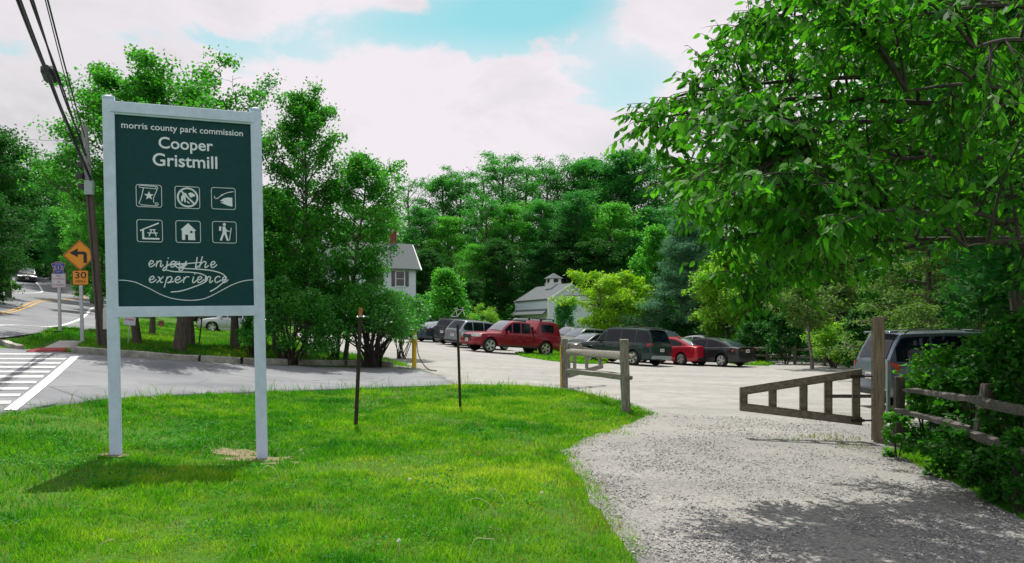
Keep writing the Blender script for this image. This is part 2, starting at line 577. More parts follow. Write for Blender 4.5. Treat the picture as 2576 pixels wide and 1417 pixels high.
def grassmat(name):
    m, k = mat_new(name)
    out = k.n('ShaderNodeOutputMaterial')
    rnd = k.n('ShaderNodeNewGeometry').outputs['Random Per Island']
    tc = k.n('ShaderNodeTexCoord')
    o = tc.outputs['Object']
    n1 = k.noise(o, .42, 3, .55)
    n2 = k.noise(o, 2.3, 4, .6)
    f = k.math('ADD', k.math('MULTIPLY', rnd, .34), k.math('ADD', k.math('MULTIPLY', k.math('SUBTRACT', n1, .5), 1.9), k.math('MULTIPLY', k.math('SUBTRACT', n2, .5), 1.3)))
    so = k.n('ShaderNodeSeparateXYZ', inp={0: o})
    # lit-lawn look painted into the colour: a paler patch, darker green to the left
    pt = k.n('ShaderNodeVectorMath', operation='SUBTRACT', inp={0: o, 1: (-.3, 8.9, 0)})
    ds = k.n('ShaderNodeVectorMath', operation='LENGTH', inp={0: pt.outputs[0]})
    lit_patch = k.n('ShaderNodeMapRange', interpolation_type='SMOOTHSTEP', inp={0: ds.outputs['Value'], 1: .3, 2: 2.6, 3: .30, 4: 0.0})
    left_dark = k.n('ShaderNodeMapRange', interpolation_type='SMOOTHSTEP', inp={0: so.outputs[0], 1: -4.5, 2: -1.5, 3: -.16, 4: 0.0})
    f = k.math('ADD', f, k.math('ADD', lit_patch.outputs[0], left_dark.outputs[0]))
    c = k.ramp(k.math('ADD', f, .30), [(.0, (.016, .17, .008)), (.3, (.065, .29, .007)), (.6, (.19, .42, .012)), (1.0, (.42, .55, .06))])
    p = k.n('ShaderNodeBsdfPrincipled', inp={'Base Color': c, 'Roughness': .5, 'Specular IOR Level': .3})
    t = k.n('ShaderNodeBsdfTranslucent', inp={'Color': k.mix(1.0, c, (1.15, 1.3, .35), 'MULTIPLY')})
    mx = k.n('ShaderNodeMixShader', inp={0: .45, 1: p.outputs[0], 2: t.outputs[0]})
    k.t.links.new(mx.outputs[0], out.inputs[0])
    return m


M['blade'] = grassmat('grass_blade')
M['blade_dry'] = leafmat('straw_green_blade', (.12, .21, .02), (.36, .36, .09), .4, .55, tcol=(1.1, 1.1, .5))


# ================================================================ SETTING
def sheet(name, poly, off, step, mat, kind='structure', zfun=None):
    P = []
    n = len(poly)
    for i in range(n):
        a, b = np.array(poly[i], float), np.array(poly[(i + 1) % n], float)
        m = max(1, int(np.linalg.norm(b - a) / step))
        for j in range(m):
            P.append(a + (b - a) * j / m)
    nb = len(P)
    P = np.array(P)
    xs = np.arange(P[:, 0].min(), P[:, 0].max(), step)
    ys = np.arange(P[:, 1].min(), P[:, 1].max(), step)
    gx, gy = np.meshgrid(xs, ys)
    Q = np.stack([gx.ravel(), gy.ravel()], 1)
    Q = Q[inside(Q, poly)]
    A = np.concatenate([P, Q])
    r = geometry.delaunay_2d_cdt([Vector(p) for p in A], [], [list(range(nb))], 1, 1e-4)
    V = np.array([(v[0], v[1]) for v in r[0]])
    z = h(V[:, 0], V[:, 1]) + off
    F = np.array([f for f in r[2] if len(f) == 3])
    a, b, c = V[F[:, 0]], V[F[:, 1]], V[F[:, 2]]
    cr = (b[:, 0] - a[:, 0]) * (c[:, 1] - a[:, 1]) - (b[:, 1] - a[:, 1]) * (c[:, 0] - a[:, 0])
    F[cr < 0] = F[cr < 0][:, ::-1]
    # turned-down edge so the sheet has thickness
    E = np.concatenate([F[:, [0, 1]], F[:, [1, 2]], F[:, [2, 0]]])
    key = np.sort(E, 1)
    _, inv, cnt = np.unique(key, axis=0, return_inverse=True, return_counts=True)
    E = E[cnt[inv.ravel()] == 1]
    nv = len(V)
    V = np.concatenate([V, V])
    z = np.concatenate([z, z - min(.12, off + .06)])
    SK = np.column_stack([E[:, 1], E[:, 0], E[:, 0] + nv, E[:, 1] + nv])
    o = link_mesh(name, np_mesh(name, np.column_stack([V, z]), [F, SK] if off > .02 and 'stripe' not in name and 'line' not in name else F, mat, False))
    return tag(o, kind=kind)


def inside(Q, poly):
    Q = np.asarray(Q)
    x, y = Q[:, 0], Q[:, 1]
    res = np.zeros(len(Q), bool)
    n = len(poly)
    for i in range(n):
        x1, y1 = poly[i]
        x2, y2 = poly[(i + 1) % n]
        if y1 == y2:
            continue
        c = ((y1 > y) != (y2 > y)) & (x < (x2 - x1) * (y - y1) / (y2 - y1) + x1)
        res ^= c
    return res


def jag(poly, step, amp, seed, closed=False):
    """irregular worn edge"""
    rg = random.Random(seed)
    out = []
    n = len(poly)
    for i in range(n if closed else n - 1):
        a, b = poly[i], poly[(i + 1) % n]
        L = math.dist(a, b)
        m = max(1, int(L / step))
        am = amp if L < 25 else 0
        for j in range(m):
            t = j / m
            s = am if j else am * .3
            out.append((a[0] + (b[0] - a[0]) * t + rg.uniform(-s, s), a[1] + (b[1] - a[1]) * t + rg.uniform(-s, s)))
    if not closed:
        out.append(poly[-1])
    return out


def build_ground():
    xs = np.concatenate([np.linspace(-420, -60, 40)[:-1], np.linspace(-60, -26, 35)[:-1], np.arange(-26, 16, .4), np.linspace(16, 60, 30), np.linspace(60, 420, 30)[1:]])
    ys = np.concatenate([np.linspace(-60, 2, 14)[:-1], np.arange(2, 62, .4), np.linspace(62, 140, 60), np.linspace(140, 420, 40)[1:]])
    gx, gy = np.meshgrid(xs, ys)
    z = h(gx, gy)
    V = np.column_stack([gx.ravel(), gy.ravel(), z.ravel()])
    nx, ny = len(xs), len(ys)
    i = np.arange(nx * ny).reshape(ny, nx)
    F = np.stack([i[:-1, :-1], i[:-1, 1:], i[1:, 1:], i[1:, :-1]], -1).reshape(-1, 4)
    tag(link_mesh('ground', np_mesh('ground', V, F, M['turf'], True)), kind='structure')


build_ground()

# -- gravel lot and drive
gr_near = G((1600, 1417), (1560, 1360), (1520, 1310), (1475, 1245), (1455, 1200), (1405, 1140), (1470, 1105), (1560, 1075), (1640, 1045), (1560, 1012), (1440, 985), (1300, 972), (1150, 970))
GRAVEL = jag([(1.55, 3.0)] + gr_near, .35, .07, 3) + G((1110, 948), (1060, 932), (1000, 925), (935, 905)) + \
    [(-8.6, 34.5), (-10.5, 40), (-12.5, 48), (-16, 58), (-10, 72), (8, 74), (17, 66), (21.5, 52)] + G((2190, 918)) + \
    [(24, 30), (24, 16), (9.0, 13.4)] + jag(G((2225, 1132), (2300, 1172), (2400, 1220), (2500, 1275), (2576, 1318)) + [(4.0, 3.0)], .35, .06, 4)
sheet('gravel_lot', GRAVEL, .022, .7, M['gravel'])
GRAV_NP = GRAVEL

# -- grass islands in the lot
ISL1 = jag(G((1292, 893), (1350, 881), (1430, 876), (1500, 880), (1545, 905), (1520, 917), (1460, 917), (1380, 909), (1320, 900)), .6, .12, 7, True)
ISL2 = jag(G((1790, 908), (1850, 903), (1905, 908), (1950, 917), (1935, 922), (1860, 920)), .6, .12, 8, True)
sheet('grass_island', ISL1, .034, .6, M['turf'])
sheet('grass_island', ISL2, .034, .6, M['turf'])

# -- asphalt: the entrance drive and the county road
DRIVE = [(-8.6, 9.0)] + G((0, 1046), (150, 1020), (300, 1006), (500, 995), (700, 987), (900, 980), (1150, 971), (1112, 950), (1060, 936), (985, 927), (800, 924), (600, 918), (450, 910), (300, 900), (190, 892), (100, 884), (0, 880)) + [(-16.5, 20.5), (-22, 18), (-17, 8)]
sheet('entrance_drive', DRIVE, .036, .7, M['asphalt'])


def road_curve():
    """left edge line, centre, right edge line of the county road as seen, from near to far"""
    c = G((-150, 826), (0, 790), (60, 775), (115, 757), (145, 742), (150, 734), (138, 727), (110, 720), (75, 714))
    return c


RC = [(-18, 8.0), (-18.2, 20)]


def catmull(P, n=8):
    P = [Vector((*p, 0)) if len(p) == 2 else Vector(p) for p in P]
    out = []
    for i in range(len(P) - 1):
        p0, p1, p2, p3 = P[max(i - 1, 0)], P[i], P[i + 1], P[min(i + 2, len(P) - 1)]
        for j in range(n):
            t = j / n
            out.append(.5 * ((2 * p1) + (p2 - p0) * t + (2 * p0 - 5 * p1 + 4 * p2 - p3) * t * t + (3 * p1 - p0 - 3 * p2 + p3) * t ** 3))
    out.append(P[-1])
    return out


ROAD_EDGE = {}


def build_road():
    near_r = G((-40, 823), (0, 815), (60, 800), (150, 775), (215, 745))
    mid = G((-60, 806), (0, 791), (60, 775), (110, 758))
    left = G((-60, 770), (0, 758), (40, 748), (68, 737))
    # the same road in plan: one smooth centre line carried on round the bend
    ctr = [(-17.0, 6), (-18.6, 15), (-20.6, 25)] + mid[1:3] + [mid[3], (mid[3][0] - 6, mid[3][1] + 17), (mid[3][0] - 20, mid[3][1] + 34), (mid[3][0] - 45, mid[3][1] + 45)]
    cl = catmull(ctr, 10)

    def offs(d):
        o = []
        for i, p in enumerate(cl):
            t = (cl[min(i + 1, len(cl) - 1)] - cl[max(i - 1, 0)]).normalized()
            nrm = Vector((t.y, -t.x, 0))
            o.append(p + nrm * d)
        return o

    def strip(name, d0, d1, off, mat, i0=0, i1=None):
        a, b = offs(d0)[i0:i1], offs(d1)[i0:i1]
        V = []
        K = max(2, int(abs(d1 - d0) / .7) + 1)
        for p, q in zip(a, b):
            for k in range(K):
                w = p.lerp(q, k / (K - 1))
                V.append((w.x, w.y, hz(w.x, w.y) + off))
        F = []
        for i in range(len(a) - 1):
            for k in range(K - 1):
                F.append((i * K + k, i * K + k + 1, i * K + K + k + 1, i * K + K + k))
        return tag(link_mesh(name, np_mesh(name, V, np.array(F), mat, True)), kind='structure')
    strip('county_road', -5.6, 5.2, .044, M['asphalt'])
    strip('edge_line', 3.5, 3.68, .056, M['paint_line'], 10)
    strip('edge_line', -3.68, -3.5, .056, M['paint_line'], 10)
    strip('centre_line', .10, .22, .056, M['line_yellow'], 10)
    strip('centre_line', -.22, -.10, .056, M['line_yellow'], 10)
    return cl


ROAD_CL = build_road()

SOIL = [(-3.3, 10.35, .50, .30), (-3.75, 10.75, .40, .22), (-2.9, 9.8, .34, .2), (-4.9, 9.74, .2, .14)]


def soil_patches():
    for i, (cx, cy, rx, ry) in enumerate(SOIL):
        p = [(cx + rx * math.cos(t) * random.Random(i * 50 + k).uniform(.7, 1.15), cy + ry * math.sin(t) * random.Random(i * 50 + k).uniform(.7, 1.15)) for k, t in enumerate(np.linspace(0, 6.1, 18))]
        sheet('bare_soil', p, .012, .3, M['soil'])


soil_patches()


# -- crosswalk over the drive mouth
def quad_sheet(name, pts, off, mat, step=.35):
    return sheet(name, pts, off, step, mat)


def build_crosswalk():
    A, B = gnd(180, 901), gnd(8, 1040)           # the wide border line
    A2, B2 = gnd(200, 901), gnd(42, 1040)
    quad_sheet('crosswalk_line', [A, A2, B2, B], .048, M['paint_line'])
    C, D = gnd(128, 889), gnd(-160, 887)
    rows = [896, 908, 918.5, 929, 941, 953.5, 968, 984, 1001, 1020]
    for y in rows:
        t = .0058 * (y - 825) / 1.35
        xr = 180 + (8 - 180) * (y - 901) / (1040 - 901) - 4
        if y < 901:
            xr = 128
        hw = (y - 825) * .0185
        quad_sheet('crosswalk_stripe', G((-420, y - hw), (xr, y - hw), (xr - 4, y + hw), (-420, y + hw)), .048, M['paint_line'])


build_crosswalk()
quad_sheet('kerb_ramp', G((105, 882), (185, 881), (210, 862), (150, 861)), .05, M['slab'])
quad_sheet('tactile_pad', G((66, 889), (160, 888), (172, 880), (96, 881)), .062, M['tactile'])


def kerb(pts, w=.2, hh=.17, name='kerb', seg=2.2, label=None):
    P = catmull(pts, 12)
    rings = []
    for i, p in enumerate(P):
        t = (P[min(i + 1, len(P) - 1)] - P[max(i - 1, 0)]).normalized()
        n = Vector((t.y, -t.x, 0))       # towards the drive
        z = hz(p.x, p.y)
        j = .004 * math.sin(i * 1.7) + .007 * math.sin(i * .41)
        o = [(0, -.1), (0, hh - .03), (-.025, hh), (-w, hh), (-w, -.1)]
        rings.append([Vector((p.x, p.y, z)) + n * (a + j * .6) + Vector((0, 0, b + (j if b > 0 else 0))) for a, b in o])
    mb = MB()
    mb.loft(rings)
    mb.f = [f[::-1] for f in mb.f]
    o = mb.build(name, M['curb'], smooth=35)
    return tag(o, kind='structure')


# three runs of kerb stone with open joints, the loose end slab and the painted corner
kp = G((188, 890), (300, 897), (420, 906), (560, 913), (700, 918), (840, 920), (930, 921), (984, 925))
kerb(kp, .24, .2)
kerb(G((62, 883), (40, 876), (10, 868), (-40, 866)), .2, .14)
kerb(G((40, 893), (70, 893), (120, 893))[::-1], .12, .02, 'dropped_kerb')


def joints():
    mb = MB()
    for px, py in ((365, 902), (500, 911), (605, 916), (745, 920), (870, 921)):
        x, y = gnd(px, py)
        mb.box((x, y + .13, hz(x, y) + .102), (.014, .25, .205))
    return tag(mb.build('kerb_joint', M['under']), kind='structure')


joints()


# ================================================================ FAR VIEW STUFF: lawn builders in part d
# ================================================================ THE SIGN
SIGN_W, PAN_W, PAN_H, PAN_Z0 = 1.74, 1.61, 2.40, 1.86


def cp(cx, cy):
    """position on the close-up of the board -> metres on the board"""
    lx = 107 + (cy - 140) * .0242
    rx = 918 + (cy - 215) * .0184
    u = (cx - lx) / (rx - lx)
    t, b = 140 + 75 * u, 1295 + 8 * u
    v = (b - cy) / (b - t)
    return u * PAN_W, v * PAN_H


def z5(zx, zy):
    return cp((100 + zx * .2682) / .6705, (500 + zy * .2682) / .6705)


TXT = []


def text_obj(name, body, parent, mat, width=None, size=None, loc=(0, 0, 0), rot=(R(90), 0, 0), bold=0.0, ext=.004, height=None, align='CENTER'):
    cu = bpy.data.curves.new(name, 'FONT')
    cu.body = body
    cu.align_x = align
    cu.align_y = 'BOTTOM_BASELINE'
    cu.size = size or 1.0
    cu.extrude = ext
    cu.offset = bold
    cu.materials.append(mat)
    cu.resolution_u = 4
    tmp = bpy.data.objects.new('tmp_text', cu)
    COL.objects.link(tmp)
    bpy.context.view_layer.update()
    me = bpy.data.meshes.new_from_object(tmp.evaluated_get(bpy.context.evaluated_depsgraph_get()))
    me.name = name
    bpy.data.objects.remove(tmp)
    bpy.data.curves.remove(cu)
    o = link_mesh(name, me)
    if width or height:
        co = np.array([v.co for v in me.vertices])
        d = co.max(0) - co.min(0)
        sx = width / d[0] if width else height / d[1]
        sy = height / d[1] if height else sx
        o.scale = (sx, sy, 1)
    o.location = loc
    o.rotation_euler = rot
    o.parent = parent
    return o


def build_sign():
    lx, ly = at(292, 825, 9.85).x, 9.85
    rx, ry = at(659, 825, 10.52).x, 10.52
    ang = math.atan2(ry - ly, rx - lx)
    root = empty('park_sign', (lx, ly, 0), ang, 'tall white-framed green park sign with raised lettering and six pictograms', 'sign')
    root.rotation_euler = (0, -.019, ang)
    Wc = math.hypot(rx - lx, ry - ly)
    mb = MB()
    pw = .135
    top = PAN_Z0 + PAN_H
    for i, x in enumerate((0, Wc)):
        m = MB()
        zt = top + .165
        z0 = -.3
        m.box((x, 0, (zt + z0) / 2), (pw, pw, zt - z0), ch=.006)
        # bevelled cap
        p = m.build('post', M['white_paint'], root)
        c = MB()
        c.box((x, 0, zt + .012), (pw + .008, pw + .008, .024))
        c.loft([[(x + a * (pw / 2 - .004), b * (pw / 2 - .004), zt + .024) for a, b in ((-1, -1), (1, -1), (1, 1), (-1, 1))],
                [(x + a * .012, b * .012, zt + .05) for a, b in ((-1, -1), (1, -1), (1, 1), (-1, 1))]])
        c.build('post_cap', M['white_paint'], p)
    x0 = (Wc - PAN_W) / 2
    m = MB()
    m.box((Wc / 2, -.012, top + .065), (PAN_W + .09, pw - .01, .13), ch=.004)
    m.box((Wc / 2, -.035, top - .012), (PAN_W - .004, .04, .024))
    m.build('top_rail', M['white_paint'], root)
    m = MB()
    m.box((Wc / 2, -.012, PAN_Z0 - .065), (PAN_W + .10, pw - .01, .13), ch=.004)
    m.build('bottom_rail', M['white_paint'], root)
    pan = MB()
    pan.box((Wc / 2, 0, PAN_Z0 + PAN_H / 2), (PAN_W, .05, PAN_H))
    pan = pan.build('panel', M['sign_green'], root)
    yf = -.0255

    def P(u, v, d=0.0):
        return (x0 + u, yf - d, PAN_Z0 + v)
    # lettering
    L = M['sign_letter']

    def line(body, c0, c1, base, bold):
        u0, _ = cp(c0, base[0])
        u1, v1 = cp(c1, base[1])
        _, v0 = cp(c0, base[0])
        text_obj('lettering', body, pan, L, width=u1 - u0, loc=P((u0 + u1) / 2, (v0 + v1) / 2, .004), bold=bold, ext=.005)
    line('morris county park commission', 148, 868, (236, 290), .008)
    line('Cooper', 358, 681, (357, 377), .014)
    line('Gristmill', 328, 711, (460, 482), .014)

    # pictograms
    def pic(c, draw):
        u, v = cp(*c)
        mb = MB()
        s = .145
        n = []
        for cx, cy, a0 in ((1, 1, 0), (-1, 1, 90), (-1, -1, 180), (1, -1, 270)):
            for q in range(5):
                a = R(a0 + q * 22.5)
                n.append((cx * .82 + .18 * math.cos(a), cy * .80 + .18 * math.sin(a)))
        n.append(n[0])
        mb.tube([P(u + a * s, v + b * s * .97, .001) for a, b in n], .0042, 5)

        def poly(pts, d=.006):
            mb.prism([(u + a * s, v + b * s) for a, b in pts], lambda a, b, t: P(a, b, t), d)

        def strk(pts, r=.008):
            mb.tube([P(u + a * s, v + b * s, .002) for a, b in pts], r, 6)

        def disc(cx, cy, r, d=.006, n=16):
            poly([(cx + r * math.cos(2 * math.pi * k / n), cy + r * math.sin(2 * math.pi * k / n)) for k in range(n)], d)
        draw(poly, strk, disc)
        mb.build('pictogram', L, pan)

    def scroll(poly, strk, disc):
        strk([(-.72, .72), (-.78, .84), (-.6, .88), (.45, .84), (.66, .82), (.72, .70), (.6, .60), (.5, .66), (.56, .74)], .0055)
        strk([(-.7, .70), (.5, .64)], .005)
        strk([(-.42, .66), (-.5, .3), (-.62, -.2), (-.8, -.68), (-.6, -.8), (.3, -.84), (.62, -.84), (.74, -.70), (.62, -.56), (.44, -.62), (.50, -.74), (.60, -.70)], .0055)
        strk([(.66, .6), (.5, .2), (.34, -.2), (.36, -.55)], .005)
        st = []
        for k in range(10):
            r = .40 if k % 2 == 0 else .165
            a = R(90 + k * 36)
            st.append((r * math.cos(a), .02 + r * math.sin(a)))
        poly(st)

    def nodog(poly, strk, disc):
        ring = [(0.02 + .80 * math.cos(R(a)), .80 * math.sin(R(a))) for a in range(0, 361, 12)]
        strk(ring, .012)
        strk([(-.54, .57), (.58, -.57)], .012)
        poly([(-.52, .04), (-.34, .34), (-.16, .40), (-.02, .22), (-.16, .02), (-.12, -.42), (-.26, -.42), (-.30, -.06), (-.40, -.40), (-.52, -.34)])
        poly([(.06, .34), (.24, .46), (.44, .40), (.64, .24), (.56, .08), (.38, .10), (.34, -.02), (.22, .06)])
        poly([(-.06, -.26), (.10, -.40), (.22, -.52), (.06, -.50), (-.02, -.44)])

    def fish(poly, strk, disc):
        strk([(.86, .66), (.4, .56), (.0, .38), (-.3, .16), (-.52, -.02), (-.66, -.04), (-.76, .06), (-.74, .2)], .0055)
        disc(-.12, .32, .07)
        poly([(-.30, -.22), (.0, .02), (.35, .12), (.74, .10), (.74, -.70), (.36, -.62), (-.02, -.46), (-.28, -.36), (-.02, -.33), (-.02, -.28)])

    def shelter(poly, strk, disc):
        poly([(-.78, .06), (.72, .76), (.74, .64), (-.46, .10), (-.44, -.60), (.76, -.60), (.76, -.74), (-.60, -.74), (-.60, .02), (-.76, -.06)])
        strk([(-.02, .10), (.46, .10)], .007)
        strk([(-.18, -.18), (.62, -.18)], .007)
        strk([(.14, .10), (-.06, -.46)], .007)
        strk([(.30, .10), (.52, -.46)], .007)

    def hut(poly, strk, disc):
        poly([(-.62, .18), (0, .76), (.66, .10), (.52, .10), (.52, -.12), (.34, -.12), (.34, .08), (.16, .08), (.16, -.12), (.52, -.12), (.52, -.74), (-.08, -.74), (-.08, -.24), (-.3, -.24), (-.3, -.74), (-.56, -.74), (-.56, .16)][:4] +
             [(.56, -.72), (-.02, -.72), (-.02, -.26), (-.26, -.26), (-.26, -.72), (-.52, -.72), (-.52, .14)])

    def hiker(poly, strk, disc):
        disc(.0, .70, .13)
        poly([(-.44, .52), (-.26, .52), (-.28, .12), (-.46, .12)])
        poly([(-.16, .50), (.06, .54), (.18, .18), (.16, -.06), (.34, -.74), (.18, -.76), (-.02, -.14), (-.24, -.76), (-.42, -.72), (-.16, -.02)])
        strk([(.04, .38), (.18, .14), (.42, .10)], .009)
        strk([(.58, .42), (.40, -.72)], .0055)
    pic((306, 639), scroll)
    pic((530, 652), nodog)
    pic((747, 662), fish)
    pic((311, 847), shelter)
    pic((535, 856), hut)
    pic((753, 863), hiker)

    # the little window of the hut is a patch of board colour standing on it
    u, v = cp(535, 856)
    w = MB()
    w.box((x0 + u + .037, yf - .0075, PAN_Z0 + v - .002), (.027, .004, .028))
    w.build('window_patch', M['sign_green'], pan)

    # handwriting
    GL = {'e': (1.0, [[(0, .42), (.45, .5), (.66, .78), (.42, 1), (.14, .75), (.12, .3), (.36, 0), (.7, .12), (1.0, .5)]]),
          'n': (1.0, [[(.1, 1), (.1, .0)], [(.1, .45), (.3, .85), (.5, 1), (.66, .8), (.64, .2), (.76, 0), (1, .35)]]),
          'j': (.8, [[(.45, 1), (.45, -.2), (.3, -.55), (.02, -.5), (.1, -.15), (.5, .15), (.85, .5)], [(.48, 1.36), (.53, 1.50)]]),
          'o': (1.0, [[(.5, 1), (.15, .8), (.1, .3), (.38, 0), (.72, .3), (.68, .8), (.45, 1), (.7, .85), (1, .85)]]),
          'y': (1.0, [[(.05, 1), (.12, .4), (.38, .08), (.7, .5), (.85, 1), (.75, .2), (.6, -.4), (.32, -.5), (.2, -.2), (.6, .1), (1, .45)]]),
          't': (.8, [[(.42, 1.75), (.35, .2), (.5, 0), (.8, .35)]]),
          'h': (1.0, [[(.15, 1.85), (.1, 0)], [(.1, .45), (.3, .85), (.5, 1), (.66, .8), (.64, .2), (.76, 0), (1, .35)]]),
          'x': (1.0, [[(.1, .95), (.35, .8), (.6, .1), (.9, .1)], [(.85, 1), (.1, 0)]]),
          'p': (1.0, [[(.15, 1), (.02, -.75)], [(.12, .6), (.42, 1), (.75, .75), (.62, .2), (.3, .0), (.9, .12), (1.0, .3)]]),
          'r': (.8, [[(.1, .95), (.1, 0)], [(.1, .5), (.35, .95), (.7, .95)]]),
          'i': (.55, [[(.25, 1), (.2, .2), (.35, 0), (.65, .4)], [(.30, 1.36), (.36, 1.50)]]),
          'c': (.9, [[(.75, .82), (.48, 1), (.15, .75), (.12, .3), (.38, 0), (.95, .42)]])}
    mb = MB()

    def stroke(pz, r):
        pts = catmull([(*z5(*p), 0) for p in pz], 6) if len(pz) > 2 else [Vector((*z5(*p), 0)) for p in pz]
        mb.tube([P(p.x, p.y, .002) for p in pts], r, 6)
    for ch, xa, xb, yb in (('e', 380, 485, 788), ('n', 487, 600, 792), ('j', 600, 690, 796), ('o', 690, 800, 800), ('y', 810, 945, 806), ('t', 1040, 1120, 815), ('h', 1115, 1270, 815), ('e', 1285, 1395, 815),
                           ('e', 385, 500, 1022), ('x', 495, 610, 1028), ('p', 625, 750, 1030), ('e', 755, 880, 1033), ('r', 880, 985, 1036), ('i', 1000, 1080, 1036), ('e', 1085, 1195, 1036), ('n', 1195, 1335, 1040), ('c', 1345, 1455, 1040), ('e', 1462, 1565, 1043)):
        adv, sts = GL[ch]
        for st in sts:
            stroke([(xa + (x / adv + .16 * y * .9) * (xb - xa) * .95, yb - y * 92) for x, y in st], .0078)
    stroke([(640, 775), (700, 757), (760, 748), (930, 750), (1140, 736)], .0075)
    stroke([(690, 770), (780, 762), (860, 768), (930, 760)], .006)
    stroke([(620, 832), (660, 846), (780, 868), (1000, 880), (1150, 905), (1235, 948), (1245, 1000), (1170, 1052), (1000, 1115), (860, 1155), (710, 1170)], .0075)
    stroke([(780, 770), (800, 800), (900, 820), (1100, 835), (1300, 858), (1450, 900), (1520, 950), (1520, 1010), (1440, 1080), (1370, 1130), (1290, 1172)], .008)
    mb.build('script_lettering', L, pan)
    mb = MB()
    wv = [cp(137, 1138), cp(170, 1139), cp(220, 1148)] + [z5(*p) for p in ((240, 1030), (400, 1110), (560, 1200), (720, 1260), (900, 1292), (1080, 1295), (1240, 1265), (1440, 1170), (1620, 1080), (1740, 1038))] + [cp(890, 1152), cp(934, 1149)]
    mb.tube([P(p.x, p.y, .001) for p in catmull([(*p, 0) for p in wv], 6)], .0055, 6)
    mb.build('wave_line', L, pan)


build_sign()


# ================================================================ ROAD SIGNS
def plate_poly(name, pts, y, t, mat, parent):
    mb = MB()
    mb.prism(pts, lambda u, v, d: (u, y - d, v), t)
    return mb.build(name, mat, parent)


def rrect(w, hh, r, cz, n=4):
    o = []
    for cx, cy, a0 in ((1, 1, 0), (-1, 1, 90), (-1, -1, 180), (1, -1, 270)):
        for q in range(n + 1):
            a = R(a0 + q * 90 / n)
            o.append((cx * (w / 2 - r) + r * math.cos(a), cz + cy * (hh / 2 - r) + r * math.sin(a)))
    return o


def uchannel(parent, ht):
    mb = MB()
    mb.box((0, .0, ht / 2 - .15), (.075, .03, ht + .3))
    mb.box((-.045, .012, ht / 2 - .15), (.02, .012, ht + .3))
    mb.box((.045, .012, ht / 2 - .15), (.02, .012, ht + .3))
    mb.build('post', M['galv'], parent)


def road_signs():
    Y = 25.0
    b = at(207, 872, Y)
    z0 = hz(b.x, b.y)
    s = Y / 2000
    root = empty('turn_warning_sign', (b.x, Y, z0), R(20), 'amber diamond left-turn warning sign above a 30 MPH plate', 'road sign')
    root.rotation_euler = (0, -.022, R(14))
    zc = EYE + (825 - 643) * s - z0
    zr = EYE + (825 - 699) * s - z0
    uchannel(root, zc + .2)
    hd = .515
    d = plate_poly('diamond_plate', [(0, zc - hd), (hd, zc), (0, zc + hd), (-hd, zc)], -.02, .006, M['sign_black'], root)
    plate_poly('face', [(0, zc - hd + .03), (hd - .03, zc), (0, zc + hd - .03), (-hd + .03, zc)], -.026, .003, M['sign_amber'], d)
    i1, i2 = hd - .065, hd - .085
    fr = MB()
    fr.tube([(0, -.0302, zc - i1), (i1, -.0302, zc), (0, -.0302, zc + i1), (-i1, -.0302, zc), (0, -.0302, zc - i1)], .009, 4)
    fr.build('border', M['sign_black'], d)
    a = [(.20, -.24), (.20, .06), (.14, .12), (-.06, .12), (-.06, .22), (-.30, .08), (-.06, -.06), (-.06, .03), (.10, .03), (.10, -.24)]
    plate_poly('turn_arrow', [(x, zc + y) for x, y in a], -.0292, .003, M['sign_black'], d)
    p = plate_poly('speed_plate', rrect(.47, .47, .04, zr), -.02, .006, M['sign_black'], root)
    plate_poly('face', rrect(.435, .435, .03, zr), -.026, .003, M['sign_amber'], p)
    text_obj('lettering', '30', p, M['sign_black'], width=.33, height=.21, loc=(0, -.030, zr - .02), bold=.012, ext=.001)
    text_obj('lettering', 'MPH', p, M['sign_black'], width=.26, height=.09, loc=(0, -.030, zr - .165), bold=0, ext=.001)

    Y = 28.0
    b = at(151, 822, Y)
    z0 = hz(b.x, b.y)
    s = Y / 2000
    root = empty('route_sign', (b.x, Y, z0), R(18), 'blue county route 513 shield over a white no stopping sign', 'road sign')
    root.rotation_euler = (0, -.02, R(14))
    zs = EYE + (825 - 674) * s - z0
    zn = EYE + (825 - 706) * s - z0
    uchannel(root, zs + .1)
    k = .225
    pent = [(-.62, -1), (.62, -1), (.78, .0), (1.0, .62), (.45, .82), (0, 1), (-.45, .82), (-1.0, .62), (-.78, 0)]
    p = plate_poly('route_shield', [(x * k * 1.02, zs + y * k) for x, y in pent], -.02, .006, M['sign_cream'], root)
    plate_poly('face', [(x * k * .95, zs + y * k * .94) for x, y in pent], -.026, .003, M['sign_blue'], p)
    text_obj('lettering', '513', p, M['sign_cream'], width=.29, height=.15, loc=(0, -.030, zs - .075), bold=.010, ext=.001)
    text_obj('county_name', 'MORRIS', p, M['sign_cream'], width=.18, height=.045, loc=(0, -.030, zs + .11), bold=.01, ext=.001)
    text_obj('lettering', 'COUNTY', p, M['sign_cream'], width=.17, height=.045, loc=(0, -.030, zs - .16), bold=.01, ext=.001)
    p = plate_poly('parking_plate', rrect(.45, .50, .04, zn), -.02, .006, M['sign_white'], root)
    fr = MB()
    bb = rrect(.42, .47, .03, zn)
    fr.tube([(x, -.0262, z) for x, z in bb + bb[:1]], .005, 4)
    fr.build('border', M['sign_red'], p)
    for i, (t, w) in enumerate((('NO', .13), ('STOPPING', .36), ('OR', .10), ('STANDING', .36))):
        text_obj('lettering', t, p, M['sign_red'] if i else M['sign_black'], width=w, height=.066, loc=(0, -.0275, zn + .13 - i * .105), bold=.008, ext=.001)


road_signs()


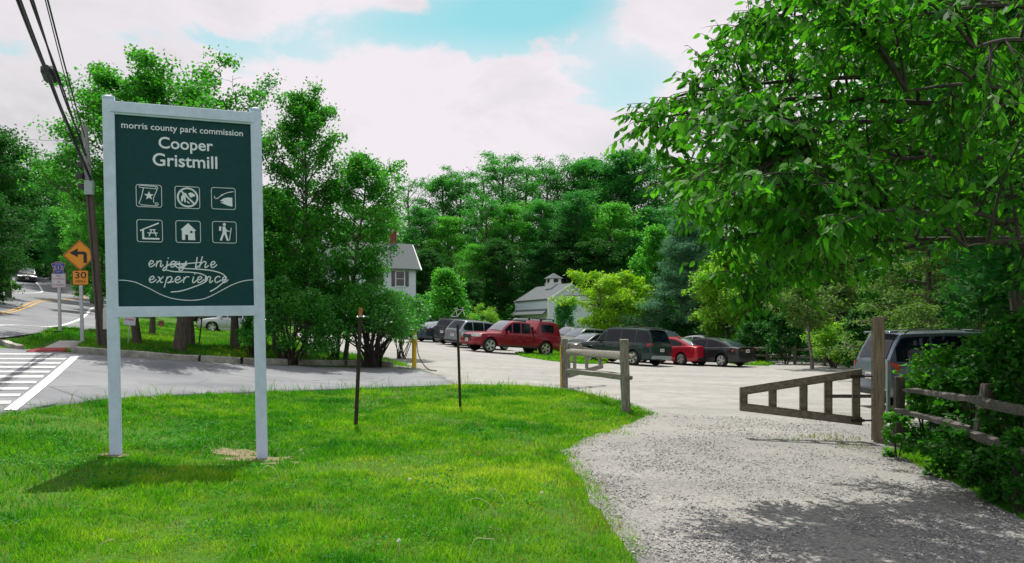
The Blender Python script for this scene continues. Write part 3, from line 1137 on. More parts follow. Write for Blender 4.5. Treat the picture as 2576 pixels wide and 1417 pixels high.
# ================================================================ UTILITY POLE, CABLES, BOXES
def utility():
    Y = 24.0
    b = at(258, 866, Y)
    z0 = hz(b.x, Y)
    t = at(212, 316, Y)
    root = empty('utility_pole', (b.x, Y, z0), 0, 'dark leaning wooden utility pole behind the left sign post', 'utility pole')
    dx, H = t.x - b.x, t.z - z0
    mb = MB()
    n = 9
    f0 = (EYE + (825 - 455) * Y / 2000 - z0) / H
    mb.tube([(dx * f, 0, H * f) for f in np.linspace(-.05, f0, n)], list(np.linspace(.135, .11, n)), 12)
    shaft = mb.build('shaft', M['pole'], root, 40)
    mb = MB()
    mb.tube([(dx * f, 0, H * f) for f in np.linspace(f0, 1, 5)], list(np.linspace(.109, .09, 5)), 12)
    mb.build('pole_top', M['pole_top'], root, 40)
    mb = MB()
    fb = (EYE + (825 - 475) * Y / 2000 - z0) / H
    mb.box((dx * fb + .1, -.20, H * fb), (.26, .14, .42), ch=.02)
    mb.build('equipment_box', M['box_grey'], root)
    mb = MB()
    for q, (ox, oz) in enumerate(((-.15, .46), (-.2, .12), (-.13, -.2))):
        mb.box((dx * f0 + ox, -.12, H * f0 + oz), (.2, .2, .16), ch=.03)
    mb.tube([(dx * f0 + .05, -.14, H * f0 + .5), (dx * f0 + .18, -.16, H * f0 + .3), (dx * f0 + .16, -.17, H * f0 - .1), (dx * f0 + .1, -.2, H * fb + .2)], .016, 6)
    mb.build('bracket', M['black_plastic'], root)
    mb = MB()
    q = [(dx * f, -.155 + .03 * f, H * f) for f in np.linspace(.02, f0, 6)]
    mb.tube(q, .02, 6)
    mb.build('conduit', M['black_plastic'], root)

    # span cables from the pole to the next pole beyond the left edge of the view
    def span(label, pA, dA, pB, dB, r, n_str=1, sag=.25, seed=1, ext=1.5):
        A, B = at(*pA, dA), at(*pB, dB)
        B = A + (B - A) * ext
        mb = MB()
        for kx in range(n_str):
            pts = []
            for i in range(25):
                f = i / 24
                p = A.lerp(B, f)
                p.z -= sag * 4 * f * (1 - f)
                if n_str > 1:
                    a = 2 * math.pi * kx / n_str + f * 9
                    p += Vector((math.cos(a), 0, math.sin(a))) * r * 1.15
                pts.append(p)
            mb.tube(pts, r, 7)
        o = mb.build('overhead_cable', M['cable'], None, 60)
        return tag(o, label, 'cable', 'cables strung from the utility pole')
    pT = (224, 420)
    span('thick twisted bundle of black cables, leftmost of the overhead runs', (228, 452), 23.8, (52, 0), 13.0, .020, 3, .12)
    span('black cable hanging just beside the thick twisted bundle', (220, 425), 23.8, (62, 0), 12.6, .017, 1, .2)
    span('paired black cable carrying the splice case, second run from left', (216, 392), 23.8, (84, 0), 13.4, .019, 2, .1)
    span('single black cable, rightmost of the overhead runs', (213, 345), 23.8, (124, 0), 13.0, .016, 1, .12)
    span('thin wire alongside the rightmost black cable', (219, 400), 23.8, (118, 0), 13.0, .010, 1, .12)
    c = at(123, 186, 17.0)
    d = (at(84, 0, 13.4) - at(216, 392, 23.8)).normalized()
    mb = MB()
    Mx = Matrix.Translation(c) @ d.to_track_quat('Z', 'Y').to_matrix().to_4x4()
    mb.box(None, (.26, .2, .62), M=Mx, ch=.05)
    mb.tube([c - d * .42, c + d * .42], .06, 8)
    tag(mb.build('splice_case', M['black_plastic'], None, 30), 'black splice case clamped on the overhead cables', 'cable box')
    for (a, bb, nm) in (((-60, 338), (178, 348), 'upper of two thin wires crossing the sky far left'), ((-60, 378), (150, 392), 'lower of two thin wires crossing the sky far left')):
        A, B = at(*a, 70), at(*bb, 74)
        B = A + (B - A) * 1.4
        mb = MB()
        mb.tube([A.lerp(B, i / 10) - Vector((0, 0, .3 * math.sin(i / 10 * math.pi))) for i in range(11)], .028, 5)
        tag(mb.build('overhead_wire', M['galv']), nm, 'wire')

    # cabinet on a bent stand
    b = at(277, 868, 23.4)
    z0 = hz(b.x, 23.4)
    root = empty('meter_cabinet', (b.x, 23.4, z0), R(10), 'grey steel cabinet on dark legs beside the utility pole', 'utility box')
    mb = MB()
    mb.box((0, 0, 1.02), (.34, .24, .62), ch=.02)
    mb.build('cabinet', M['galv'], root)
    mb = MB()
    mb.tube([(.02, 0, .7), (.0, 0, .5), (.12, 0, .3), (.13, 0, -.1)], [.07, .05, .045, .05], 7)
    mb.tube([(-.1, 0, .68), (-.2, 0, .6), (.1, 0, .45)], .035, 6)
    mb.build('stand', M['wood_dark'], root)
    # small blue marker
    b = gnd(242, 826)
    mb = MB()
    mb.box((0, 0, .28), (.05, .05, .62))
    mb.box((0, -.03, .56), (.10, .02, .16))
    tag(mb.build('marker_post', M['blue_post'], None, loc=(b[0], b[1], hz(*b))), 'short blue utility marker in the verge by the road', 'marker')
    # drain grate
    b = gnd(118, 838)
    mb = MB()
    for i in range(9):
        mb.box((-.36 + i * .09, 0, .052), (.05, .45, .03))
    mb.box((0, .24, .052), (.86, .04, .034))
    mb.box((0, -.24, .052), (.86, .04, .034))
    tag(mb.build('storm_drain', M['rust'], None, loc=(b[0], b[1], hz(*b))), 'rusty storm drain grate at the edge of the road', 'drain')


utility()


# ================================================================ FENCES, GATES, STAKES
def wobble_rail(a, b, w, t, seed, taper=.5, n=9, tilt=0.0):
    """split rail: irregular wedge section, thinned at the ends"""
    rg = random.Random(seed)
    a, b = Vector(a), Vector(b)
    d = (b - a).normalized()
    s = d.cross(Vector((0, 0, 1))).normalized()
    up = s.cross(d)
    rings = []
    for i in range(n):
        f = i / (n - 1)
        k = 1 - taper * max(0, (abs(f - .5) - .38) / .12)
        c = a.lerp(b, f) + up * rg.uniform(-.007, .007) + s * rg.uniform(-.008, .008)
        r = []
        for (x, y) in ((-.5, -.35), (-.1, -.55), (.45, -.45), (.5, .25), (.1, .5), (-.45, .42)):
            r.append(c + s * (x * t * k + rg.uniform(-.008, .008)) + up * (y * w * k + rg.uniform(-.009, .009)))
        rings.append(r)
    mb = MB()
    mb.loft(rings)
    return mb


def hewn_post(ht, w, t, seed, z0=-.2):
    rg = random.Random(seed)
    rings = []
    for z in np.linspace(z0, ht, 9):
        rings.append([(x * w / 2 + rg.uniform(-.007, .007), y * t / 2 + rg.uniform(-.007, .007), z) for x, y in ((-1, -.8), (-.8, -1), (.8, -1), (1, -.8), (1, .8), (.8, 1), (-.8, 1), (-1, .8))])
    c = [(p[0] * .8, p[1] * .8, ht + .012) for p in rings[-1]]
    rings.append(c)
    return MB().loft(rings)


def fence_left():
    p2 = gnd(1575, 1040)
    p1 = gnd(1420, 978)
    z1, z2 = hz(*p1), hz(*p2)
    Y1, Y2 = p1[1], p2[1]

    def zz(py, Y):
        return EYE + (825 - py) * Y / 2000
    ang = math.atan2(p2[1] - p1[1], p2[0] - p1[0])
    root = empty('split_rail_fence', (p1[0], p1[1], z1), 0, 'short weathered split rail fence section on the lawn corner', 'fence')
    mb = hewn_post(zz(853, Y1) - z1, .19, .17, 3)
    mb.v = [tuple(Matrix.Rotation(ang, 3, 'Z') @ Vector(v)) for v in mb.v]
    mb.build('post', M['wood_grey'], root, 50)
    mb = hewn_post(zz(855, Y2) - z2, .175, .16, 5)
    mb.v = [tuple(Matrix.Rotation(ang, 3, 'Z') @ Vector(v) + Vector((p2[0] - p1[0] - .055 * v[2] * .5, p2[1] - p1[1], z2 - z1))) for v in mb.v]
    mb.build('post', M['wood_grey'], root, 50)
    o = Vector((p1[0], p1[1], z1))

    def rail(pa, pb, w, seed, t=.12):
        A = Vector(((pa[0] - 1288) / 2000 * (Y1 - .12), Y1 - .12, zz(pa[1], Y1 - .12)))
        B = Vector(((pb[0] - 1288) / 2000 * (Y2 - .15), Y2 - .15, zz(pb[1], Y2 - .15)))
        wobble_rail(A - o, B - o, w, t, seed).build('rail', M['wood_rail'], root, 50)
    rail((1424, 884), (1593, 897), .175, 1)
    rail((1424, 932), (1588, 950), .15, 2)
    # yellow painted strip on the far post
    mb = MB()
    mb.box((-.115, -.03, .62), (.03, .1, 1.22))
    s = mb.build('painted_board', M['yellow'], root)
    # a second leaf of gate folded back behind it
    base = Vector((p1[0], p1[1], z1))
    far = at(1506, 880, 24.6)
    d = Vector((far.x - base.x, far.y - base.y, 0))
    L = d.length
    root = empty('timber_gate', base + Vector((.12, .14, 0)), math.atan2(d.y, d.x), 'tapered timber gate swung back behind the lawn corner fence', 'gate')
    gate_parts(root, L, .30, 1.28, .48, 1.02, (.2, .55, .95), boards='wood_rail')


def gate_parts(root, L, zb0, zt0, zb1, zt1, fr, boards='wood_gate', side=.052):
    """a tapered gate from the hinge (x = 0) to the tip (x = L)"""
    t, bw = .045, .135

    def slab(name, pts, y, th=t):
        mb = MB()
        mb.prism(pts, lambda u, v, d: (u, y - d, v), th)
        mb.build(name, M[boards], root)
    slab('top_board', [(0, zt0 - bw), (L, zt1 - bw), (L, zt1), (0, zt0)], 0)
    slab('bottom_board', [(0, zb0), (L, zb1), (L, zb1 + bw), (0, zb0 + bw)], 0)
    for f in (0.035,) + tuple(fr) + (.965,):
        x = f * L
        bt = zt0 + (zt1 - zt0) * f
        bb = zb0 + (zb1 - zb0) * f
        w = .062
        slab('upright', [(x - w, bb + .012), (x + w, bb + .012), (x + w, bt - .012), (x - w, bt - .012)], side, .05)
    return


def gate_right():
    p = gnd(2211, 1115)
    X, Y = p
    z0 = hz(X, Y)
    ht = EYE + (825 - 797) * Y / 2000 - z0
    root = empty('gate_post', (X, Y, z0), R(-24), 'tall square timber gate post at the right edge of the drive', 'post')
    mb = MB()
    mb.box((0, 0, ht / 2 - .2), (.175, .16, ht + .4), ch=.008)
    mb.build('post', M['wood_post'], root)
    mb = MB()
    mb.box((-.102, -.04, ht / 2), (.03, .03, ht - .1))
    mb.build('corner_strip', M['wood_rail'], root)
    # gate, hinged on it, opening to the left
    s = Y / 2000
    L = (2168 - 1862) * s

    def zz(py):
        return EYE + (825 - py) * s - z0
    hx = (2169 - 1288) * s
    g = empty('timber_gate', (hx, Y, z0), R(180), 'dark tapered timber gate hung open from the tall square post', 'gate')
    # local x runs from hinge to tip (pointing left in the view)
    fr = [(2169 - 2110 + 6) / 306., (2169 - 2028) / 306., (2169 - 1948) / 306.]
    gate_parts(g, L, zz(1071), zz(928), zz(1034), zz(975), [.265, .47, .725], side=-.048)
    for py in (947, 1058):
        mb = MB()
        mb.tube([(.12, .0, zz(py)), (-.16, .0, zz(py))], .016, 6)
        mb.box((.08, .012, zz(py)), (.22, .014, .05))
        mb.build('hinge', M['rust'], g)
    # latch bar lying across from the post
    mb = MB()
    a, b = at(2074, 1000, Y + .12), at(2192, 994, Y + .12)
    mb.box(((a + b) / 2), ((b - a).length, .05, .055))
    tag(mb.build('latch_bar', M['wood_dark']), 'thin wooden bar poking left from the tall gate post', 'bar')
    # dark bracket box on the back of the post
    mb = MB()
    q = at(2234, 955, Y + .25)
    mb.box((q.x, q.y, q.z - .1), (.045, .06, .86))
    tag(mb.build('steel_post', M['box_grey']), 'thin steel post just behind the tall gate post', 'post')

    # split rail fence along the right edge
    pts = [(2262, 950, 1078, 13.2), (2462, 968, 1145, 10.0), (2725, 985, 1230, 7.9)]
    base = at(pts[0][0], 825, pts[0][3])
    zb = hz(base.x, base.y)
    root = empty('split_rail_fence', (base.x, base.y, zb), 0, 'dark shaded split rail fence half buried in bushes', 'fence')
    o = Vector((base.x, base.y, zb))
    for i, (px, pt, pb, d) in enumerate(pts):
        q = at(px, 825, d)
        zg = hz(q.x, q.y)
        top = EYE + (825 - pt) * d / 2000
        mb = hewn_post(top - zg, .15, .13, 20 + i)
        lean = .16 if i == 1 else 0
        mb.v = [(v[0] + q.x - o.x + lean * (v[2] - .4), v[1] + q.y - o.y, v[2] + zg - o.z) for v in mb.v]
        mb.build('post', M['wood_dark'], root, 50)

    def rail(a, da, b, db, w, seed):
        A, B = at(*a, da), at(*b, db)
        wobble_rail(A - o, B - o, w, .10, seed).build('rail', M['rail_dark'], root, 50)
    rail((2272, 980), 13.0, (2450, 1005), 10.1, .085, 31)
    rail((2252, 1030), 13.1, (2442, 1078), 10.2, .09, 32)
    rail((2436, 1003), 9.9, (2700, 1060), 8.0, .12, 33)
    rail((2428, 1086), 9.8, (2700, 1185), 8.0, .11, 34)


fence_left()
gate_right()


def back_fence():
    """rail fence in the shade along the wood behind the lot"""
    A = Vector((*gnd(1866, 893), 0))
    B = Vector((*gnd(2200, 912), 0))
    A = Vector((13.6, 47, 0))
    B = Vector((18.2, 38.0, 0))
    root = empty('rail_fence', (A.x, A.y, hz(A.x, A.y)), 0, 'low dark rail fence in the shade at the wood edge', 'fence')
    o = root.location
    n = 6
    for i in range(n):
        p = A.lerp(B, i / (n - 1))
        z = hz(p.x, p.y)
        mb = hewn_post(1.05, .14, .12, 60 + i)
        mb.v = [(v[0] + p.x - o.x, v[1] + p.y - o.y, v[2] + z - o.z) for v in mb.v]
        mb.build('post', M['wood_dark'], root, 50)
        if i < n - 1:
            q = A.lerp(B, (i + 1) / (n - 1))
            for k, zz in enumerate((.45, .85)):
                wobble_rail(Vector((p.x, p.y, z + zz)) - o, Vector((q.x, q.y, hz(q.x, q.y) + zz)) - o, .12, .09, 70 + i * 2 + k, n=5).build('rail', M['wood_dark'], root, 50)


back_fence()


def stakes():
    def stake(name, top, base, label, mat, w, tipmat=None, tip=0):
        b = gnd(*base)
        z = hz(*b)
        Y = b[1]
        zt = EYE + (825 - top[1]) * Y / 2000 - z
        dx = (top[0] - base[0]) * Y / 2000
        root = empty(name, (b[0], Y, z), R(20), label, 'stake')

        def T(a, c, r):
            m = MB()
            # T-section bar
            for (ox, oy, ww, dd) in ((0, 0, w, w * .28), (0, w * .4, w * .26, w * .7)):
                m.loft([[(dx * f + ox + sx * ww / 2, oy + sy * dd / 2, zt * f) for sx, sy in ((-1, -1), (1, -1), (1, 1), (-1, 1))] for f in (a, c)])
            return m
        T(-.08, 1 - tip, 0).build('bar', mat, root)
        if tip:
            T(1 - tip, 1, 0).build('painted_tip', tipmat, root)
            m = MB()
            m.tube([(dx * (1 - tip) + .045 * math.cos(a) * 1.2, .045 * math.sin(a), zt * (1 - tip) + .01 * math.sin(3 * a)) for a in np.linspace(0, 6.6, 14)], .012, 5)
            m.tube([(dx * (1 - tip) + .05, 0, zt * (1 - tip)), (dx * (1 - tip) + .11, -.01, zt * (1 - tip) + .01), (dx * (1 - tip) + .14, 0, zt * (1 - tip) - .02)], .008, 5)
            m.build('wire_tie', M['galv'], root)
    stake('metal_stake', (908, 774), (895, 1076), 'tall rusty steel stake with orange tip standing in the lawn', M['rust'], .062, M['rust_orange'], .078)
    stake('metal_stake', (1151, 817), (1158, 1030), 'plain rusty steel stake in the lawn in front of the red pickup', M['rust'], .052)
    stake('metal_stake', (510, 775), (500, 872), 'thin dark stake on the verge behind the big sign', M['rust'], .05)
    # yellow bollard with a chain
    b = gnd(1042, 926)
    z = hz(*b)
    Y = b[1]
    ht = EYE + (825 - 838) * Y / 2000 - z
    root = empty('bollard', (b[0], Y, z), 0, 'yellow steel bollard with collar at the end of the kerb', 'bollard')
    mb = MB()
    mb.lathe([(.085, -.2), (.085, ht - .01), (.06, ht + .02), (0, ht + .03)], 16)
    mb.build('post', M['yellow'], root, 40)
    mb = MB()
    mb.lathe([(.09, ht * .72), (.125, ht * .725), (.125, ht * .79), (.09, ht * .80)], 16)
    mb.box((-.12, 0, ht * .755), (.06, .06, .08))
    mb.build('collar', M['yellow'], root, 40)
    mb = MB()
    mb.lathe([(.0875, ht * .83), (.0885, ht * .84), (.0885, ht * .93), (.0875, ht * .94)], 16)
    mb.build('worn_band', M['trim'], root, 40)
    # chain of links down to the gravel
    A = Vector((b[0] + .1, Y - .02, z + ht * .72))
    e = gnd(1080, 934)
    B = Vector((e[0], e[1], hz(*e) + .05))
    e2 = gnd(1098, 936)
    mb = MB()
    path = catmull([A, A.lerp(B, .35) + Vector((-.09, 0, -.12)), A.lerp(B, .7) + Vector((-.05, 0, -.14)), B, Vector((*e2, hz(*e2) + .04))], 9)
    for i in range(len(path) - 1):
        a, c = path[i], path[i + 1]
        d = (c - a)
        s = d.normalized().orthogonal() if i % 2 else d.normalized().cross(d.normalized().orthogonal())
        m = (a + c) / 2
        pts = []
        for k in range(9):
            an = 2 * math.pi * k / 8
            pts.append(m + d * .62 * math.cos(an) + s * .022 * math.sin(an))
        mb.tube(pts, .008, 4, False)
    tag(mb.build('chain', M['rust']), 'rusty chain hanging from the yellow bollard to the gravel', 'chain')
    # grey round post in front of the shrub
    b = gnd(851, 893)
    z = hz(*b)
    ht = EYE + (825 - 826) * b[1] / 2000 - z
    mb = MB()
    mb.lathe([(.075, -.2), (.075, ht - .03), (.055, ht), (0, ht + .005)], 12)
    tag(mb.build('fence_post', M['box_grey'], None, 40, loc=(b[0], b[1], z)), 'short grey round post in front of the shrub stems', 'post')
    # stump and the parking notice
    b = gnd(405, 824)
    mb = MB()
    mb.tube([(0, 0, -.1), (0, 0, .08), (.02, 0, .30), (.02, .01, .42)], [.30, .22, .17, .16], 10)
    tag(mb.build('tree_stump', M['stump'], None, 50, loc=(b[0], b[1], hz(*b))), 'low brown tree stump on the grass behind the sign', 'stump')
    Y = 26.5
    q = at(326, 808, Y)
    root = empty('parking_notice', (q.x, Y, q.z), R(-6), 'small white notice with red print beside a trunk under the sign board', 'sign')
    root.rotation_euler = (0, R(5), R(-6))
    mb = MB()
    mb.box((0, 0, 0), (.42, .012, .27))
    pl = mb.build('plate', M['sign_white'], root)
    text_obj('lettering', 'NO PARKING', pl, M['sign_red'], width=.33, height=.06, loc=(0, -.009, .02), bold=.01, ext=.001)
    mb = MB()
    mb.box((0, .02, -.45), (.03, .02, 1.0))
    mb.build('post', M['galv'], root)


stakes()


# ================================================================ VEHICLES
def car_spec(kind):
    if kind == 'sedan':
        return dict(L=4.75, W=1.83, clear=.20, R=.325, wx=(-1.40, 1.42),
                    top=[(-2.375, .80), (-2.33, .97), (-2.0, 1.03), (-1.5, 1.02), (-.6, .98), (.9, .95), (1.35, .91), (1.95, .82), (2.25, .72), (2.375, .60)],
                    gh=[dict(x=(-1.95, -.75, .25, 1.30), zb=(.985, .93), zr=(1.42, 1.43), pil=(-1.42, -.42, .52), win=(-1.55, .98))])
    if kind == 'suv':
        return dict(L=4.60, W=1.86, clear=.24, R=.36, wx=(-1.34, 1.36),
                    top=[(-2.30, .86), (-2.27, 1.08), (-1.8, 1.11), (0, 1.06), (1.0, 1.03), (1.25, 1.00), (1.9, .92), (2.2, .82), (2.30, .66)],
                    gh=[dict(x=(-2.24, -1.72, .25, 1.18), zb=(1.09, 1.01), zr=(1.66, 1.69), pil=(-1.32, -.42, .50), win=(-2.02, .88))], rails=True)
    if kind == 'big_suv':
        return dict(L=5.15, W=1.98, clear=.30, R=.385, wx=(-1.5, 1.5),
                    top=[(-2.575, .92), (-2.55, 1.12), (-2.2, 1.16), (0, 1.14), (1.05, 1.12), (1.35, 1.10), (2.1, 1.05), (2.45, .95), (2.575, .76)],
                    gh=[dict(x=(-2.53, -2.16, .40, 1.20), zb=(1.15, 1.11), zr=(1.84, 1.85), pil=(-1.5, -.52, .50), win=(-2.34, .93))], rails=True)
    if kind == 'boxy':
        return dict(L=4.25, W=1.82, clear=.26, R=.35, wx=(-1.27, 1.29),
                    top=[(-2.125, .86), (-2.11, 1.10), (-1.8, 1.14), (0, 1.12), (.85, 1.10), (1.1, 1.07), (1.8, 1.00), (2.05, .9), (2.125, .70)],
                    gh=[dict(x=(-2.10, -1.86, .40, 1.02), zb=(1.13, 1.08), zr=(1.66, 1.69), pil=(-1.30, -.45, .42), win=(-1.92, .80))], rails=True)
    if kind == 'pickup':
        return dict(L=5.65, W=1.90, clear=.36, R=.40, wx=(-1.72, 1.86),
                    top=[(-2.825, .95), (-2.81, 1.13), (-2.6, 1.16), (-.5, 1.16), (.9, 1.14), (1.2, 1.12), (2.0, 1.07), (2.5, 1.00), (2.72, .90), (2.825, .72)],
                    gh=[dict(x=(-.83, -.66, .42, 1.22), zb=(1.15, 1.11), zr=(1.76, 1.77), pil=(-.08, .48), win=(-.66, .92)),
                        dict(x=(-2.80, -2.60, -1.35, -1.0), zb=(1.15, 1.15), zr=(1.86, 1.90), pil=(), win=(-2.28, -1.42), gap=True)], rack=True)


def build_car(kind, name, label, px, Y, heading, col, dx=0.0, metal=.1, ground=None, flags=(), glass='glass', scale=1.0, group='cars parked in the gravel lot'):
    S = car_spec(kind)
    L, Wd, cl, Rw = S['L'], S['W'], S['clear'], S['R']
    X = (px - 1288) / 2000 * Y + dx
    # sit on the slope: average of the four wheel points
    c, s_ = math.cos(R(heading)), math.sin(R(heading))

    def gz(x, y):
        return hz(X + (x * c - y * s_) * scale, Y + (x * s_ + y * c) * scale)
    zf = (gz(S['wx'][1], .7) + gz(S['wx'][1], -.7)) / 2
    zr_ = (gz(S['wx'][0], .7) + gz(S['wx'][0], -.7)) / 2
    zl = (gz(S['wx'][0], .7) + gz(S['wx'][1], .7)) / 2
    zg = (gz(S['wx'][0], -.7) + gz(S['wx'][1], -.7)) / 2
    wb = S['wx'][1] - S['wx'][0]
    pitch = -math.atan2(zf - zr_, wb * scale)
    roll = math.atan2(zl - zg, 1.4 * scale)
    root = empty(name, (X, Y, (zf + zr_) / 2 + .024), 0, label, 'pickup truck' if kind == 'pickup' else 'car', group)
    root.rotation_mode = 'XYZ'
    root.rotation_euler = (Matrix.Rotation(R(heading), 3, 'Z') @ Matrix.Rotation(pitch, 3, 'Y') @ Matrix.Rotation(roll, 3, 'X')).to_euler()
    root.scale = (scale,) * 3
    P = paint('car_paint', col, metal)
    dark = M['black_plastic']
    tx = [a for a, b in S['top']]
    tz = [b for a, b in S['top']]

    def plan(x):
        return (1 - .15 * min(1, abs(x) / (L / 2)) ** 5) * Wd / 2

    xs = set(np.linspace(-L / 2 + .06, L / 2 - .06, 26))
    Ra = Rw + .075
    for w in S['wx']:
        xs |= set(np.linspace(w - Ra, w + Ra, 15))
        xs |= {w - Ra - .01, w + Ra + .01}
    xs = sorted(xs)
    xs = [-L / 2, -L / 2 + .025] + xs + [L / 2 - .025, L / 2]

    def ring(x):
        e = max(0, abs(x) - (L / 2 - .06)) / .06
        hw = plan(x) * (1 - .05 * e * e)
        zt = float(np.interp(x, tx, tz))
        zb = cl + .05 * e * e + max(0, abs(x) - (L / 2 - .5)) * .12
        za = -1
        for w in S['wx']:
            if abs(x - w) < Ra:
                za = Rw * .98 + math.sqrt(Ra * Ra - (x - w) ** 2)
        H_ = zt - zb
        half = [(0, max(zb, za)), (hw * .55, max(zb, za)), (hw * .93, max(zb + .0, za)), (hw * .985, max(zb + .07, za)), (hw, max(zb + H_ * .32, za)),
                (hw * 1.0, max(zb + H_ * .66, za + .006)), (hw * .985, max(zt - .12, za + .01)), (hw * .95, zt - .03), (hw * .88, zt), (hw * .5, zt + .025), (0, zt + .03)]
        full = [(x, y, z) for y, z in half] + [(x, -y, z) for y, z in half[-2:0:-1]]
        return full
    mb = MB()
    mb.loft([ring(x) for x in xs])
    body = mb.build('body', P, root, 32)
    # wheel wells and floor
    mb = MB()
    mb.box((0, 0, cl + .12), (L * .86, Wd * .62, .26))
    mb.build('underbody', M['under'], root)
    # cabin(s)
    bp = None
    for gi, g in enumerate(S['gh']):
        x0, x1, x2, x3 = g['x']
        zb0, zb1 = g['zb']
        z1, z2 = g['zr']

        def zroof(x):
            if x <= x1:
                t = (x - x0) / (x1 - x0)
                return zb0 + (z1 - zb0) * (1 - (1 - t) ** 1.35)
            if x >= x2:
                t = (x3 - x) / (x3 - x2)
                return zb1 + (z2 - zb1) * (1 - (1 - t) ** 1.35)
            t = (x - x1) / (x2 - x1)
            return z1 + (z2 - z1) * t + .03 * math.sin(math.pi * t)

        def zbelt(x):
            return zb0 + (zb1 - zb0) * (x - x0) / (x3 - x0)
        tum = .30 if kind in ('sedan', 'suv') else .20

        def ys(x, z):
            return plan(x) * .90 - (z - zbelt(x)) * tum

        gx = sorted(set(list(np.linspace(x0, x1, 7)) + list(np.linspace(x1, x2, 9)) + list(np.linspace(x2, x3, 7))))
        cr = .03

        def top_z(x, y):
            zr = zroof(x)
            yt = ys(x, zr - .04)
            return float(np.interp(abs(y), [0, yt * .5, max(yt * .5 + .01, yt - .07)], [zr + cr, zr + cr * .75, zr]))
        rings = []
        for x in gx:
            zr = zroof(x)
            zb = zbelt(x) - .05
            zs = max(zb + .02, zr - .045)
            yt = ys(x, zr - .04)
            half = [(ys(x, zb), zb), (ys(x, zs), zs), (yt - .02, zr - .012 if zr - .012 > zs else zs + .002), (yt - .07, zr + .002), (yt * .5, zr + cr * .75), (0, zr + cr)]
            rings.append([(x, y, z) for y, z in half] + [(x, -y, z) for y, z in half[-2::-1]])
        mb = MB()
        mb.loft(rings)
        mb.build('cabin' if not g.get('gap') else 'bed_cap', P, root, 35)
        # side glass
        lo, hi = g['win']
        cuts = [lo] + [p for p in g['pil'] if lo < p < hi] + [hi]
        for sgn in (1, -1):
            for a, b in zip(cuts[:-1], cuts[1:]):
                a2, b2 = a + (.035 if a != lo else 0), b - (.035 if b != hi else 0)
                vs, fs = [], []
                n = 7
                for i in range(n):
                    x = a2 + (b2 - a2) * i / (n - 1)
                    zt = max(zbelt(x) + .045, zroof(x) - .085)
                    zl_ = zbelt(x) + .035
                    if g.get('gap'):
                        zl_ += .12
                        zt -= .08
                    vs += [(x, sgn * (ys(x, zl_) + .007), zl_), (x, sgn * (ys(x, zt) + .007), zt)]
                for i in range(n - 1):
                    q = (2 * i, 2 * i + 2, 2 * i + 3, 2 * i + 1)
                    fs.append(q if sgn < 0 else q[::-1])
                mb = MB()
                mb.add(vs, fs)
                mb.build('side_window', M['glass'], root)

        def screen(nm, xa, xb, mt, ins=.11):
            vs, fs = [], []
            nx, ny = 7, 8
            for i in range(nx):
                x = xa + (xb - xa) * i / (nx - 1)
                yt = max(.2, ys(x, zroof(x) - .04) - ins)
                for j in range(ny + 1):
                    y = yt * (2 * j / ny - 1)
                    vs.append((x + (.012 if xb > 0 and nm == 'windscreen' else -.012 if nm == 'rear_window' else 0), y, top_z(x, y) + .012))
            for i in range(nx - 1):
                for j in range(ny):
                    a = i * (ny + 1) + j
                    fs.append((a, a + ny + 1, a + ny + 2, a + 1))
            if xb < xa:
                fs = [f[::-1] for f in fs]
            m = MB()
            m.add(vs, fs)
            return m.build(nm, mt, root, 60)
        if not g.get('gap'):
            screen('windscreen', x2 + .06, x3 - .10, M['glass_pale'])
        if kind != 'pickup' or g.get('gap'):
            screen('rear_window', x0 + (.10 if kind == 'sedan' else .03), x1 - .05, M['glass_pale'] if kind == 'sedan' else M['glass'], .13)
    # wheels
    wheels_me = None
    for w in S['wx']:
        for sgn in (1, -1):
            e = empty('wheel', (w, sgn * (Wd / 2 - .125), Rw), 0, parent=root)
            if sgn > 0:
                e.rotation_euler = (0, 0, math.pi)
            if wheels_me is None:
                Mx = Matrix.Rotation(R(90), 4, 'X')
                tw = .115
                t = MB()
                t.lathe([(Rw * .66, -tw), (Rw * .86, -tw - .006), (Rw * .97, -tw * .8), (Rw, -tw * .4), (Rw, tw * .4), (Rw * .97, tw * .8), (Rw * .86, tw + .006), (Rw * .66, tw)], 28, Mx)
                t.lathe([(Rw * .66, -tw), (Rw * .60, -tw * .3), (0.0, -tw * .3)], 28, Mx)
                tm = t.mesh('tyre', M['rubber'], 40)
                r = MB()
                r.lathe([(Rw * .70, tw - .004), (Rw * .69, tw + .008), (Rw * .64, tw + .004), (Rw * .60, tw - .03)], 28, Mx)
                r.lathe([(Rw * .16, tw - .03), (Rw * .15, tw + .0), (.0, tw + .006)], 16, Mx)
                ns = 5 if kind != 'suv' else 10
                for q in range(ns):
                    a = 2 * math.pi * q / ns
                    w0, w1 = (.045, .062) if ns == 5 else (.026, .034)
                    ca, sa = math.cos(a), math.sin(a)
                    pts = []
                    for (rr, ww, dd) in ((Rw * .12, w0, tw - .012), (Rw * .64, w1, tw - .004)):
                        for sg in (-1, 1):
                            pts.append((rr * ca - sg * ww * sa, rr * sa + sg * ww * ca, dd))
                    vs = [Mx @ Vector(p) for p in pts] + [Mx @ Vector((p[0], p[1], p[2] - .03)) for p in pts]
                    r.add(vs, [(0, 2, 3, 1), (4, 5, 7, 6), (0, 4, 6, 2), (1, 3, 7, 5)])
                rm = r.mesh('rim', M['alloy'], 30)
                b = MB()
                b.lathe([(Rw * .66, tw - .045), (0, tw - .045)], 24, Mx)
                wheels_me = (tm, rm, b.mesh('brake_disc', M['under']))
            for nm, me in zip(('tyre', 'rim', 'hub'), wheels_me):
                link_mesh(nm, me, e)
    # the outer face looks along -y of each wheel after the turn
    hx = L / 2
    zt_f = float(np.interp(hx - .25, tx, tz))
    zt_r = float(np.interp(-hx + .1, tx, tz))
